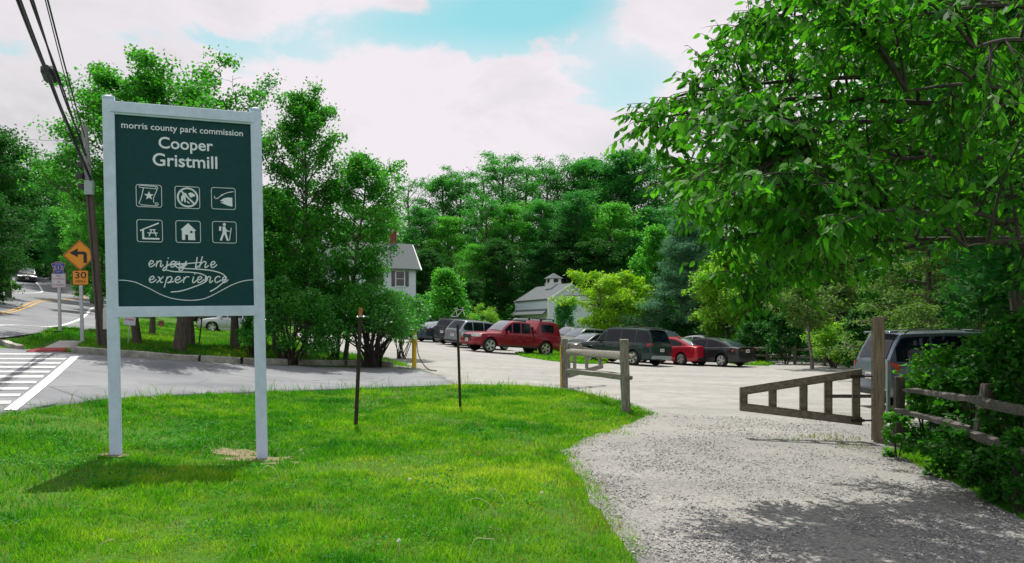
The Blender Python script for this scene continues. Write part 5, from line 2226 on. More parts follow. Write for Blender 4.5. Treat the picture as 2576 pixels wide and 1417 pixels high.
def woods():
    V = {}
    V['a'] = (tree_meshes(11, 20, 4.2, .30, 'oval', 46, 7, 36, (.26, .19), 1.0, .55, leafmat_='lf_far', minr=.03, flat=.42), 20)
    V['b'] = (tree_meshes(12, 21, 3.6, .38, 'vase', 30, 7, 34, (.25, .18), .95, .8, leafmat_='lf_far', minr=.03, flat=.42, bare=.06), 21)
    V['c'] = (tree_meshes(13, 18, 4.8, .18, 'round', 50, 7, 38, (.27, .20), 1.05, .45, leafmat_='lf_far2', minr=.03, flat=.42), 18)
    V['d'] = (tree_meshes(14, 22, 3.2, .42, 'vase', 28, 6, 26, (.24, .17), .95, .9, leafmat_='lf_far', minr=.03, flat=.42, bare=.12), 22)
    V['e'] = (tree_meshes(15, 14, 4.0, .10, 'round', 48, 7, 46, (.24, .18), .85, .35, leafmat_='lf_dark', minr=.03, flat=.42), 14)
    V['f'] = (tree_meshes(16, 19, 4.0, .22, 'oval', 48, 7, 38, (.26, .19), 1.0, .5, leafmat_='lf_blue', minr=.03, flat=.42), 19)
    grp = 'woodland trees on the slope behind the car park'
    L = [
        # px, depth, top, kind, width, where
        (1030, 112, 455, 'd', 1.1, 'thin-crowned woodland tree on the skyline just right of the two trees by the house'),
        (1098, 116, 443, 'a', 1.0, 'woodland tree on the skyline above the yellowish tree behind the lot'),
        (1155, 113, 440, 'b', 1.1, 'second rounded crown along the skyline from the house chimney'),
        (1205, 116, 428, 'd', 1.1, 'slim woodland tree on the skyline above the willowy shrub'),
        (1262, 112, 404, 'b', 1.25, 'tall open-crowned tree on the skyline left of the barn cupola'),
        (1312, 116, 412, 'd', 1.25, 'airy tree with a see-through top on the skyline left of the cupola'),
        (1368, 113, 426, 'b', 1.05, 'tree on the skyline straight above the barn cupola'),
        (1412, 116, 405, 'd', 1.05, 'slender woodland tree on the skyline just right of the cupola'),
        (1458, 112, 391, 'a', 1.0, 'full woodland tree on the skyline above the barn gable'),
        (1512, 115, 404, 'f', 1.0, 'dark bluish crown on the skyline above the lime green tree'),
        (1566, 110, 378, 'f', 1.05, 'tall bluish woodland tree next to the highest crown of the skyline'),
        (1608, 108, 370, 'a', 1.05, 'highest crown of the skyline, left of the overhanging branch'),
        (1660, 113, 420, 'd', 1.1, 'thin tree with gaps of sky below its crown behind the branch tip'),
        (1715, 112, 440, 'b', 1.0, 'open woodland tree behind the pine top'),
        (1060, 98, 520, 'a', 1.0, 'green tree on the slope behind the right end of the farmhouse'),
        (1130, 97, 540, 'c', .95, 'spreading light green tree on the slope behind the yellowish tree'),
        (1215, 96, 500, 'b', 1.1, 'tree with forked trunk midway up the slope above the willowy shrub'),
        (1290, 99, 510, 'c', .95, 'light crown midway up the slope left of the cupola'),
        (1378, 97, 500, 'a', 1.0, 'tree midway up the slope straight behind the cupola'),
        (1450, 96, 480, 'f', 1.05, 'dark crown midway up the slope behind the barn gable'),
        (1532, 95, 505, 'c', 1.0, 'rounded crown midway up the slope behind the lime green tree'),
        (1620, 96, 520, 'f', 1.05, 'bluish crown midway up the slope left of the pine'),
        (1700, 97, 510, 'a', 1.0, 'woodland tree just behind the pine'),
        (1085, 89, 625, 'e', 1.0, 'low dark tree at the foot of the slope beside the farmhouse'),
        (1195, 90, 610, 'c', .85, 'mid-green tree at the foot of the slope between house and barn'),
        (1262, 91, 600, 'e', 1.0, 'dark tree at the foot of the slope left of the barn'),
        (1345, 94, 610, 'f', .9, 'dark bluish tree directly behind the barn roof'),
        (1430, 93, 575, 'e', 1.1, 'dark broad tree behind the barn gable'),
        (1510, 91, 600, 'e', 1.1, 'dark broad tree behind the top of the lime green tree'),
        (1590, 92, 590, 'f', 1.0, 'shaded tree between the lime green tree and the pine'),
        (960, 96, 520, 'c', .9, 'tree rising behind the farmhouse roof'),
        (880, 100, 500, 'a', .9, 'tree glimpsed behind the farmhouse between the two slender trees'),
        (780, 100, 520, 'f', 1.0, 'tree glimpsed behind the lower trunk of the tall slender tree'),
        (700, 95, 470, 'e', 1.1, 'dark tree glimpsed right of the big sign'),
        (1180, 84, 700, 'e', .9, 'low dark crown over the parked black boxy car'),
        (1760, 100, 480, 'f', 1.0, 'bluish tree glimpsed through the overhanging branches above the pine'),
        (1830, 92, 470, 'c', 1.0, 'light green tree glimpsed through the overhanging branches'),
    ]
    rg = random.Random(5)
    for px, Y, top, k, w, lab in L:
        me, H = V[k]
        at_tree('woodland_tree', px, Y, top, me, H, lab, w, group=grp, rz=rg.uniform(0, 6.28))
    # the wood beside the lot, behind the gate
    grp = 'trees of the shaded wood right of the car park'
    L = [
        (1905, 66, 520, 'c', .9, 'light-topped tree in the wood right of the pine'),
        (1985, 62, 470, 'f', 1.0, 'dark bluish tree in the wood behind the hanging leaves'),
        (2080, 55, 430, 'a', 1.0, 'tall tree in the wood above the low rail fence'),
        (2170, 58, 400, 'e', 1.2, 'dark broad tree in the wood left of the tall gate post'),
        (2260, 48, 300, 'c', 1.0, 'bright-leaved tree in the wood straight above the tall gate post'),
        (2340, 54, 350, 'f', 1.1, 'dark tree in the wood above the half hidden sport utility'),
        (2430, 44, 250, 'a', 1.0, 'tall tree in the wood behind the roof of the half hidden sport utility'),
        (2530, 48, 250, 'e', 1.3, 'dark broad tree in the wood at the right edge'),
        (2640, 40, 150, 'f', 1.1, 'dark bluish tree in the wood rising beyond the right edge'),
        (2120, 72, 380, 'f', 1.1, 'deeper bluish tree of the wood behind the low rail fence'),
        (2300, 70, 300, 'e', 1.4, 'deepest dark tree of the wood behind the gate post'),
        (2590, 15.4, -430, 'a', 1.5, 'tall tree over the dark rail fence, its trunk lost in the thicket'),
        (2720, 12.6, -560, 'f', 1.1, 'bluish tree at the right edge behind the overhanging boughs'),
        (2760, 17, -700, 'e', 1.0, 'dark tree added beyond the right edge to shade the bushes and fence'),  # added for the shade it casts, trunk outside the view
        (3000, 12.5, -1400, 'c', .8, 'large tree added outside the right edge to shade the lower right corner'),  # likewise put outside the view to throw shade
        (2680, 26, -350, 'f', 1.0, 'dark bluish tree cut by the right edge behind the fence'),
        (1960, 52, 560, 'e', .9, 'low dark tree in the wood straight above the end of the rail fence'),
        (2400, 36, 420, 'e', 1.1, 'low dark tree in the wood directly over the half hidden sport utility'),
    ]
    for px, Y, top, k, w, lab in L:
        me, H = V[k]
        at_tree('woodland_tree', px, Y, top, me, H, lab, w, group=grp, rz=rg.uniform(0, 6.28))
    # along the county road
    grp = 'trees along the county road'
    L = [
        (-40, 52, 330, 'e', 1.0, 'dark dense tree at the left edge beside the road bend'),
        (22, 60, 385, 'f', .9, 'dark tree with a pointed top left of the oncoming black car'),
        (75, 96, 440, 'e', 1.0, 'dark tree directly above the oncoming black car'),
        (120, 100, 400, 'e', 1.0, 'rounded tree in the road bend left of the utility pole'),
        (165, 90, 350, 'd', 1.3, 'tree with an airy sunlit top under the overhead cables'),
        (150, 84, 520, 'f', .9, 'mid-green tree behind the amber diamond sign'),
        (235, 70, 420, 'c', .9, 'light green tree behind the utility pole'),
        (205, 56, 560, 'c', .7, 'low light green tree just left of the pole behind the amber diamond'),
        (40, 104, 480, 'e', 1.2, 'deep dark tree closing the road bend'),
        (300, 80, 400, 'f', 1.0, 'bluish tree behind the left post of the big sign'),
        (-90, 70, 300, 'e', 1.1, 'tall tree beyond the left edge over the road'),
        (10, 112, 430, 'e', 1.3, 'darkest tree at the back of the road bend'),
        (190, 108, 470, 'e', 1.3, 'dark tree at the back behind the amber diamond'),
        (-20, 44, 470, 'e', .9, 'low dark tree at the left edge overhanging the road shoulder'),
        (128, 92, 545, 'f', 1.1, 'shaded bluish tree behind the route shield'),
        (262, 95, 480, 'e', 1.2, 'dark tree far behind the utility pole'),
        (320, 62, 480, 'e', 1.0, 'dark tree behind the trunks under the sign board'),
    ]
    for px, Y, top, k, w, lab in L:
        me, H = V[k]
        at_tree('roadside_tree', px, Y, top, me, H, lab, w, group=grp, rz=rg.uniform(0, 6.28))
    return V


WOOD = woods()


def named_trees():
    # shade trees behind the sign
    m = tree_meshes(31, 12.5, 3.6, .26, 'oval', 44, 8, 62, (.155, .12), .48, .55, r0=.16, leafmat_='lf_mid', minr=.014, sides=7)
    at_tree('maple_tree', 348, 27.5, 190, m, 12.5, 'tall dark maple behind the left half of the sign board', rz=.4)
    m2 = tree_meshes(32, 11.5, 3.2, .28, 'vase', 38, 7, 56, (.155, .12), .45, .75, r0=.23, leafmat_='lf_mid', minr=.014, sides=8, bare=.12)
    at_tree('maple_tree', 450, 27.0, 205, m2, 11.5, 'thick forked maple behind the middle of the sign with bare twigs on top', rz=2.0)
    m3 = tree_meshes(33, 11, 2.6, .30, 'vase', 30, 6, 44, (.15, .11), .42, .9, r0=.17, leafmat_='lf_blue', minr=.013, bare=.30)
    at_tree('maple_tree', 590, 31.0, 250, m3, 11, 'thin-crowned tree with dead twigs above the right half of the sign', rz=1.0)
    m4 = tree_meshes(34, 10, 2.4, .22, 'oval', 36, 7, 56, (.16, .12), .42, .5, r0=.16, leafmat_='lf_mid', minr=.013)
    at_tree('maple_tree', 384, 38, 420, m4, 10, 'slim trunked tree further back under the sign board', rz=.2)
    at_tree('maple_tree', 480, 30.2, 330, m4, 10, 'second slim trunk close right of the thick forked maple', rz=3.2)
    at_tree('roadside_tree', 252, 32, 470, m4, 10, 'leafy tree with low boughs just behind the utility pole', .8, rz=4.4)
    # two slender trees right of the sign
    m5 = tree_meshes(35, 13, 2.2, .14, 'oval', 60, 8, 36, (.155, .12), .42, 1.0, r0=.13, leafmat_='lf_mid', minr=.012, sides=7)
    at_tree('slender_tree', 762, 30, 225, m5, 13, 'tall slender tree with a straight trunk right of the big sign', .86, rz=.5)
    m6 = tree_meshes(36, 10.5, 2.4, .24, 'oval', 44, 8, 38, (.155, .12), .44, .7, r0=.11, leafmat_='lf_mid', minr=.012, sides=7, lean=(.05, 0))
    at_tree('slender_tree', 866, 31, 385, m6, 10.5, 'leaning tree with rounded crown in front of the farmhouse', .90, rz=0)
    m7 = tree_meshes(37, 8, 2.4, .12, 'round', 38, 7, 60, (.15, .115), .42, .4, r0=.08, leafmat_='lf_mid', minr=.012)
    at_tree('slender_tree', 690, 33, 480, m7, 8, 'leafy low tree filling the gap right of the sign post', 1.0, rz=2.2)
    # behind the lot
    m = tree_meshes(41, 6.5, 2.2, .10, 'cone', 34, 6, 40, (.22, .16), .6, .5, leafmat_='lf_far2', minr=.015)
    at_tree('small_tree', 1130, 70, 676, m, 6.5, 'yellowish green pointed tree behind the parked black boxy car', 1.2)
    m = tree_meshes(42, 5.2, 2.9, .16, 'round', 40, 6, 46, (.24, .10), .42, .35, leafmat_='lf_lime', minr=.02, r0=.12, stems=2, bark='bark_light', droop=.35, flat=.45)
    at_tree('lime_tree', 1536, 60, 688, m, 5.2, 'bright lime green spreading tree in front of the barn', .90)
    m = tree_meshes(43, 3.2, 1.6, .1, 'round', 26, 5, 40, (.20, .10), .4, .6, leafmat_='lf_blue', minr=.012)
    at_tree('small_tree', 1420, 66, 764, m, 3.2, 'small dark bluish tree between the barn and the lime green tree', .5)
    # white pine
    m = tree_meshes(44, 14, 3.6, .06, 'cone', 60, 8, 85, (.22, .045), .55, .35, leafmat_='lf_pine', minr=.02, droop=.05, flat=.6)
    at_tree('white_pine', 1725, 57, 535, m, 14, 'soft blue-green pine right of the lime green tree', 1.5)
    m = tree_meshes(45, 9, 2.4, .12, 'oval', 34, 6, 44, (.24, .18), .6, .4, leafmat_='lf_far2', minr=.018)
    at_tree('small_tree', 1648, 62, 570, m, 9, 'bright green narrow tree squeezed against the left side of the pine', .75)
    m = tree_meshes(46, 7, 2.6, .08, 'oval', 36, 6, 44, (.22, .16), .45, .55, leafmat_='lf_yg', minr=.015)
    at_tree('small_tree', 1830, 52, 640, m, 7, 'pale yellow-green tree behind the glossy black sedan', .95)
    # dogwood with a bare trunk by the fence
    m = tree_meshes(47, 5.2, 2.0, .52, 'round', 18, 5, 36, (.18, .12), .40, .3, leafmat_='lf_hem', minr=.015, r0=.10, bark='bark_light', lean=(-.10, 0))
    at_tree('small_tree', 2044, 39, 720, m, 5.2, 'small leaning tree with a pale bare trunk by the low rail fence', 1.0)
    m = tree_meshes(48, 9, 3.2, .12, 'cone', 40, 6, 50, (.16, .06), .45, .15, leafmat_='lf_hem', minr=.018, droop=.35, flat=.4)
    at_tree('hemlock_tree', 2110, 43.5, 600, m, 9, 'drooping brownish green hemlock behind the hanging leaves', 1.1)
    at_tree('hemlock_tree', 2330, 30, 430, m, 9, 'drooping hemlock above the half hidden sport utility', 1.1, rz=2)
    return m7


named_trees()


def shrub(name, px, Y, wpx, toppx, label, mat_, leaf=(.09, .055), n=5200, stems=10, seed=1, fancy=False, group=None, bark='bark_dark', base=0.0, depth=.8, lumps=34, stem_r=.022, cat='shrub', low=.12, bk=None):
    """many-stemmed bush: stems fan out from the ground to lumps of leaves"""
    rg = random.Random(seed)
    rng = np.random.default_rng(seed)
    X = (px - 1288) / 2000 * Y
    z = hz(X, Y)
    hh = EYE + (825 - toppx) * Y / 2000 - z
    wr = wpx / 2 * Y / 2000
    root = empty(name, (X, Y, z), 0, label, cat, group)
    C, Rb, lines = [], [], []
    for i in range(lumps):
        a = rg.uniform(0, 6.28)
        rr = math.sqrt(rg.random())
        zt = low + (1 - low) * rg.random() ** .8
        k = math.sin(math.pi * min(1, .25 + .62 * zt)) ** .6 * .92
        C.append((wr * rr * k * math.cos(a), wr * depth * rr * k * math.sin(a), hh * zt * (1 - .18 * rr)))
        Rb.append(rg.uniform(.16, .30) * min(wr, hh) * 1.1)
    # a few lumps along the outline
    for i in range(stems):
        c = C[i % len(C)]
        a = math.atan2(c[1], c[0])
        b = (rg.uniform(-.3, .3) * wr * .5, rg.uniform(-.3, .3) * wr * .4)
        p0 = Vector((b[0], b[1], -.1))
        p3 = Vector(c)
        p1 = p0.lerp(p3, .35) + Vector((0, 0, hh * .08)) + Vector((rg.uniform(-.1, .1), rg.uniform(-.1, .1), 0)) * hh * .5
        p2 = p0.lerp(p3, .7) + Vector((0, 0, hh * .07)) + Vector((rg.uniform(-.1, .1), rg.uniform(-.1, .1), 0)) * hh * .4
        lines.append(([p0, p1, p2, p3], [stem_r, stem_r * .8, stem_r * .55, stem_r * .25]))
        for q in range(2):
            b = p1.lerp(p2, rg.random())
            e = b + Vector((rg.uniform(-1, 1), rg.uniform(-1, 1), rg.uniform(.1, 1))) * hh * .22
            lines.append(([b, e], [stem_r * .4, stem_r * .15]))
    link_mesh('stem', tubes_np(lines, 5).mesh('stem', M[bark], 60), root)
    C = np.array(C)
    Rb = np.array(Rb)
    cnt = rng.poisson(n / len(C), len(C))
    g = unit(rng.normal(size=(cnt.sum(), 3))) * rng.uniform(0, 1, (cnt.sum(), 1)) ** .45
    g[:, 2] *= .75
    P = np.repeat(C, cnt, 0) + g * np.repeat(Rb, cnt)[:, None]
    P = P[P[:, 2] > .03]
    V, F = leaves(P, rng, leaf[0], leaf[1], .25, fancy)
    link_mesh('foliage', np_mesh('foliage', V, F, M[mat_]), root)
    return root


def shrubs():
    S = shrub
    # the big clump right of the sign
    S('shrub', 725, 27.5, 250, 700, 'dense dark shrub on the verge directly right of the sign post', 'lf_shrub', (.12, .075), 9000, 26, 51, stem_r=.03, lumps=46, low=.22)
    S('shrub', 935, 29.5, 290, 715, 'large many-stemmed shrub with bare dark lower stems behind the grey post', 'lf_shrub', (.12, .075), 9500, 40, 52, stem_r=.042, lumps=50, low=.44)
    S('shrub', 838, 31, 190, 690, 'tall shrub between the slender tree and the leaning tree', 'lf_mid', (.13, .09), 6500, 18, 53, lumps=40, low=.25)
    S('shrub', 1010, 34, 170, 705, 'light green shrub end hanging over the parked black sedan', 'lf_shrub', (.12, .075), 4200, 16, 54, lumps=30, low=.45)
    S('shrub', 630, 27.8, 90, 790, 'low leafy shrub under the right end of the sign board', 'lf_mid', (.11, .07), 2600, 9, 55, lumps=20)
    S('shrub', 1216, 68, 92, 758, 'fine-leaved willowy shrub behind the silver grey crossover', 'lf_yg', (.20, .04), 5200, 22, 56, lumps=36)
    S('shrub', 1062, 72, 80, 735, 'dark bush below the right end of the farmhouse', 'lf_blue', (.2, .14), 3000, 10, 57, lumps=26)
    S('shrub', 1150, 74, 110, 745, 'dark low bush behind the yellowish pointed tree', 'lf_dark', (.22, .16), 3000, 10, 58, lumps=26)
    # along the wood edge on the right
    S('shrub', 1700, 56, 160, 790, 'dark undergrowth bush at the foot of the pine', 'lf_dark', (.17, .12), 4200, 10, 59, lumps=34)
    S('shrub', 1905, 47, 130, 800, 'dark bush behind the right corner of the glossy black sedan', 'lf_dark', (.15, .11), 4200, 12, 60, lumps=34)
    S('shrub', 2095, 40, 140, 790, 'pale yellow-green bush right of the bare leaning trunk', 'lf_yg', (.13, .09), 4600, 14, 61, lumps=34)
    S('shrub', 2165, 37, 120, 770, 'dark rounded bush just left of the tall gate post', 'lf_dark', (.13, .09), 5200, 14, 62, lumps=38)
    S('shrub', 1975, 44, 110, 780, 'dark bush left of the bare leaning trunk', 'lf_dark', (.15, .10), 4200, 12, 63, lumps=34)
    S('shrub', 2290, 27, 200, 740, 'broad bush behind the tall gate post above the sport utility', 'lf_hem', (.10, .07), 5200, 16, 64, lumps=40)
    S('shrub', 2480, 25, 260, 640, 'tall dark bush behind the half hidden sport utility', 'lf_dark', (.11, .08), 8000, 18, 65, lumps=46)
    # round the dark rail fence
    S('hazel_bush', 2380, 16.0, 300, 868, 'loose leafy bush just behind the tall gate post, in front of the sport utility', 'lf_near', (.11, .085), 2300, 22, 78, True, lumps=34, stem_r=.012, low=.25)
    S('hazel_bush', 2500, 14.6, 200, 800, 'leafy bush screening the front of the half hidden sport utility', 'lf_near', (.11, .085), 1700, 16, 79, True, lumps=30, stem_r=.012, low=.2)
    S('hazel_bush', 2440, 12.4, 200, 900, 'dark leafy bush crowding the back of the fence near the leaning post', 'lf_ground_shaded', (.095, .072), 1900, 16, 80, True, lumps=30, stem_r=.012, low=.1)
    S('hazel_bush', 2575, 7.9, 150, 1060, 'dark leafy plant in front of the lower fence rail at the right edge', 'lf_ground_shaded', (.085, .062), 900, 12, 81, True, lumps=20, stem_r=.008, cat='plant')
    S('hazel_bush', 2330, 13.4, 160, 925, 'broad-leaved bush between the tall gate post and the leaning fence post', 'lf_near', (.10, .075), 950, 14, 71, True, lumps=24, stem_r=.012, low=.05)
    S('hazel_bush', 2480, 11.4, 220, 840, 'tall broad-leaved bush behind the leaning fence post', 'lf_ground_shaded', (.10, .075), 2400, 18, 72, True, lumps=36, stem_r=.014)
    S('hazel_bush', 2600, 9.6, 260, 700, 'tall broad-leaved bush cut by the right edge over the fence rails', 'lf_ground_shaded', (.10, .075), 3600, 18, 73, True, lumps=44, stem_r=.016)
    S('hazel_bush', 2255, 11.35, 90, 1030, 'young bright-leaved plant at the foot of the tall gate post', 'lf_near', (.095, .075), 200, 8, 74, True, lumps=12, stem_r=.008, cat='plant')
    S('hazel_bush', 2400, 9.9, 190, 1065, 'low broad-leaved plants in front of the lower fence rail', 'lf_ground_shaded', (.085, .065), 900, 14, 75, True, lumps=22, stem_r=.008, cat='plant')
    S('hazel_bush', 2530, 8.5, 200, 1110, 'low dark leafy plants beneath the fence at the right edge', 'lf_ground_shaded', (.08, .06), 1200, 14, 76, True, lumps=22, stem_r=.008, cat='plant')
    S('hazel_bush', 2560, 13.5, 240, 760, 'dark thicket beyond the fence at the right edge', 'lf_dark', (.10, .075), 3600, 16, 77, True, lumps=44, stem_r=.014)


shrubs()


def near_tree():
    """broad-leaved tree standing just outside the right edge; its boughs hang over the drive"""
    rg = random.Random(77)
    rng = np.random.default_rng(77)
    TX, TY = 8.4, 9.6
    z0 = hz(TX, TY)
    root = empty('overhanging_tree', (TX, TY, z0), 0, 'large broad-leaved tree whose boughs hang over the drive from the right', 'tree')
    o = Vector((TX, TY, z0))
    lines = []
    trunk = [Vector((0, 0, -.3)), Vector((.05, 0, 1.5)), Vector((-.1, .1, 3.2)), Vector((-.2, 0, 5.0)), Vector((-.1, -.1, 7.0)), Vector((0, 0, 9.5))]
    lines.append((trunk, [.30, .23, .19, .15, .10, .04]))

    def on_trunk(z):
        for a, b in zip(trunk[:-1], trunk[1:]):
            if a.z <= z <= b.z:
                return a.lerp(b, (z - a.z) / (b.z - a.z))
        return trunk[-1]
    mains = [((1600, 308), 8.3, .75), ((1730, 235), 8.8, .7), ((1850, 95), 8.6, .75), ((1980, 20), 8.0, .7), ((1740, 430), 8.6, .6), ((1820, 600), 8.8, .5), ((1880, 700), 9.0, .45), ((2000, 640), 8.0, .45),
             ((2060, 420), 7.2, .6), ((2230, 560), 6.8, .5), ((2280, 230), 6.6, .7), ((2430, 620), 6.3, .4), ((2200, 60), 7.4, .8), ((2450, 120), 6.2, .8), ((1900, 330), 10.2, .6), ((2100, 250), 10.5, .7), ((2350, 420), 10.8, .6), ((1980, 500), 11.0, .55)]
    M_ = []
    for (p, d, k) in mains:
        e = at(*p, d) - o
        zs = max(1.2, min(8.0, e.z * k + 1.2))
        s = on_trunk(zs)
        mid = s.lerp(e, .5) + Vector((0, 0, .35)) + Vector((rg.uniform(-.3, .3), rg.uniform(-.3, .3), rg.uniform(-.2, .25)))
        q3 = s.lerp(e, .78) + Vector((rg.uniform(-.2, .2), rg.uniform(-.2, .2), .25))
        pts = catmull([s, s.lerp(mid, .5) + Vector((0, 0, .15)), mid, q3, e], 4)
        n = len(pts)
        lines.append((pts, [.052 * (1 - i / (n - 1)) ** .9 + .007 for i in range(n)]))
        M_.append(pts)
    # boughs away from the camera's view for a whole crown and its shade
    for k in range(22):
        a = rg.uniform(-1.9, 1.9) - .2
        e = Vector((math.cos(a) * rg.uniform(2, 4.6), math.sin(a) * rg.uniform(2, 4.6), rg.uniform(3.2, 9.5)))
        s = on_trunk(max(2.0, e.z * .7))
        pts = catmull([s, s.lerp(e, .5) + Vector((0, 0, .4)), e], 5)
        n = len(pts)
        lines.append((pts, [.06 * (1 - i / (n - 1)) + .008 for i in range(n)]))
        M_.append(pts)
    for k in range(9):   # over the drive towards the viewer, high up
        e = Vector((rg.uniform(-4.6, -1.5), rg.uniform(-4.8, -1.5), rg.uniform(4.6, 7.5)))
        s = on_trunk(max(2.5, e.z * .75))
        pts = catmull([s, s.lerp(e, .5) + Vector((0, 0, .5)), e], 5)
        n = len(pts)
        lines.append((pts, [.055 * (1 - i / (n - 1)) + .008 for i in range(n)]))
        M_.append(pts)
    outline = [(1960, -40), (1925, 40), (1830, 75), (1815, 150), (1740, 190), (1705, 255), (1610, 300), (1610, 322), (1700, 355), (1712, 440), (1775, 560), (1815, 640), (1850, 740), (1905, 750), (1930, 680), (2010, 690), (2060, 640), (2150, 590), (2230, 640), (2330, 540), (2420, 640), (2600, 760), (2640, -40)]
    tg = []
    sprays = []
    while len(sprays) < 30:
        p = (rg.uniform(1600, 2640), rg.uniform(-40, 780))
        if inside([p], outline)[0]:
            sprays.append((p, rg.uniform(6.2, 10.8)))
    while len(tg) < 360:
        if rg.random() < .62:
            (sx_, sy_), sd0 = rg.choice(sprays)
            p = (sx_ + rg.gauss(0, 85), sy_ + rg.gauss(0, 34))
            if inside([p], outline)[0]:
                tg.append((p, sd0 + rg.gauss(0, .35)))
            continue
        p = (rg.uniform(1540, 2640), rg.uniform(-40, 800))
        if inside([p], outline)[0]:
            tg.append((p, rg.uniform(5.8, 11.2) if p[0] > 1950 else rg.uniform(7.6, 9.8)))
    for i, a in enumerate(outline[:-1]):
        b = outline[i + 1]
        if b[0] < 2350 and a[0] < 2350 and i > 0:
            for f in (.0, .5):
                tg.append(((a[0] + (b[0] - a[0]) * f + 12, a[1] + (b[1] - a[1]) * f + 6), rg.uniform(7.8, 9.2)))
    T = [at(*p, d) - o for p, d in tg]
    for k in range(130):  # extra upper crown above the view, added to shade the right side
        T.append(Vector((rg.uniform(-4.2, 3.0), rg.uniform(-3.5, 4.5), rg.uniform(6.6, 10.0))))
    for k in range(60):
        a = rg.uniform(-2.2, 2.2)
        r = rg.uniform(1, 4.8)
        T.append(Vector((math.cos(a) * r, math.sin(a) * r, rg.uniform(3, 10))))
    for k in range(70):
        T.append(Vector((rg.uniform(-3.6, .6), rg.uniform(.8, 5.2), rg.uniform(3.6, 9))))
    for k in range(34):
        T.append(Vector((rg.uniform(-4.8, -1), rg.uniform(-5.0, -1), rg.uniform(4.4, 8.2))))
    allp = [(p, i / len(pl)) for pl in M_ for i, p in enumerate(pl)]
    A = np.array([tuple(p) for p, f in allp])
    Pl, Ol = [], []
    for t in T:
        dd = np.linalg.norm(A - np.array(t), axis=1) + .35 * (A[:, 0] < t.x)
        # prefer a start point nearer to the trunk than the tip
        i = int(np.argmin(dd + .25 * np.linalg.norm(A[:, :2], axis=1) / 6))
        s = Vector(A[i])
        L = (t - s).length
        if L > 3.2:
            s = s.lerp(t, 1 - 3.2 / L)
            L = 3.2
        mid = s.lerp(t, .5) + Vector((0, 0, .12 * L))
        pts = [s, s.lerp(mid, .5) + Vector((0, 0, .03 * L)), mid, mid.lerp(t, .6) + Vector((0, 0, .02 * L)), t]
        lines.append((pts, [.016, .013, .010, .007, .004]))
        out = (t - s).normalized()
        nt = 7 + int(L * 1.5)
        for k in range(nt):
            f = .25 + .75 * (k + rg.random()) / nt
            q = f * 4
            j = min(int(q), 3)
            b = pts[j].lerp(pts[j + 1], q - j)
            sd_ = (out * .6 + Vector((rg.uniform(-1, 1), rg.uniform(-1, 1), rg.uniform(-.45, .45)))).normalized()
            l2 = rg.uniform(.22, .52)
            e = b + sd_ * l2 + Vector((0, 0, -.10 * l2))
            lines.append(([b, b.lerp(e, .5) + Vector((0, 0, .03)), e], [.005, .004, .002]))
            nl = rg.randint(7, 10)
            for m in range(nl):
                g = (m + 1) / nl
                Pl.append(b.lerp(e, g) + Vector((0, 0, .03 * math.sin(math.pi * g))))
                Ol.append(sd_ * .55 + Vector((rg.uniform(-.8, .8), rg.uniform(-.8, .8), 0)))
    link_mesh('trunk', tubes_np(lines, 5).mesh('trunk', M['bark_dark'], 60), root)
    P = np.array([tuple(p) for p in Pl])
    Oo = np.array([tuple(p) for p in Ol])
    V, F = leaves(P, rng, .116, .056, .75, True, Oo, .42)
    link_mesh('crown', np_mesh('crown', V, F, M['lf_near']), root)


near_tree()


# ================================================================ GRASS
def vnoise(x, y, s, seed):
    """cheap smooth value noise"""
    x = x / s
    y = y / s
    xi, yi = np.floor(x).astype(int), np.floor(y).astype(int)
    fx, fy = x - xi, y - yi
    fx = fx * fx * (3 - 2 * fx)
    fy = fy * fy * (3 - 2 * fy)

    def hsh(a, b):
        n = (a * 374761393 + b * 668265263 + seed * 974634541) & 0x7fffffff
        n = (n ^ (n >> 13)) * 1274126177 & 0x7fffffff
        return ((n ^ (n >> 16)) & 0xffff) / 65535.
    a, b = hsh(xi, yi), hsh(xi + 1, yi)
    c, d = hsh(xi, yi + 1), hsh(xi + 1, yi + 1)
    return (a * (1 - fx) + b * fx) * (1 - fy) + (c * (1 - fx) + d * fx) * fy


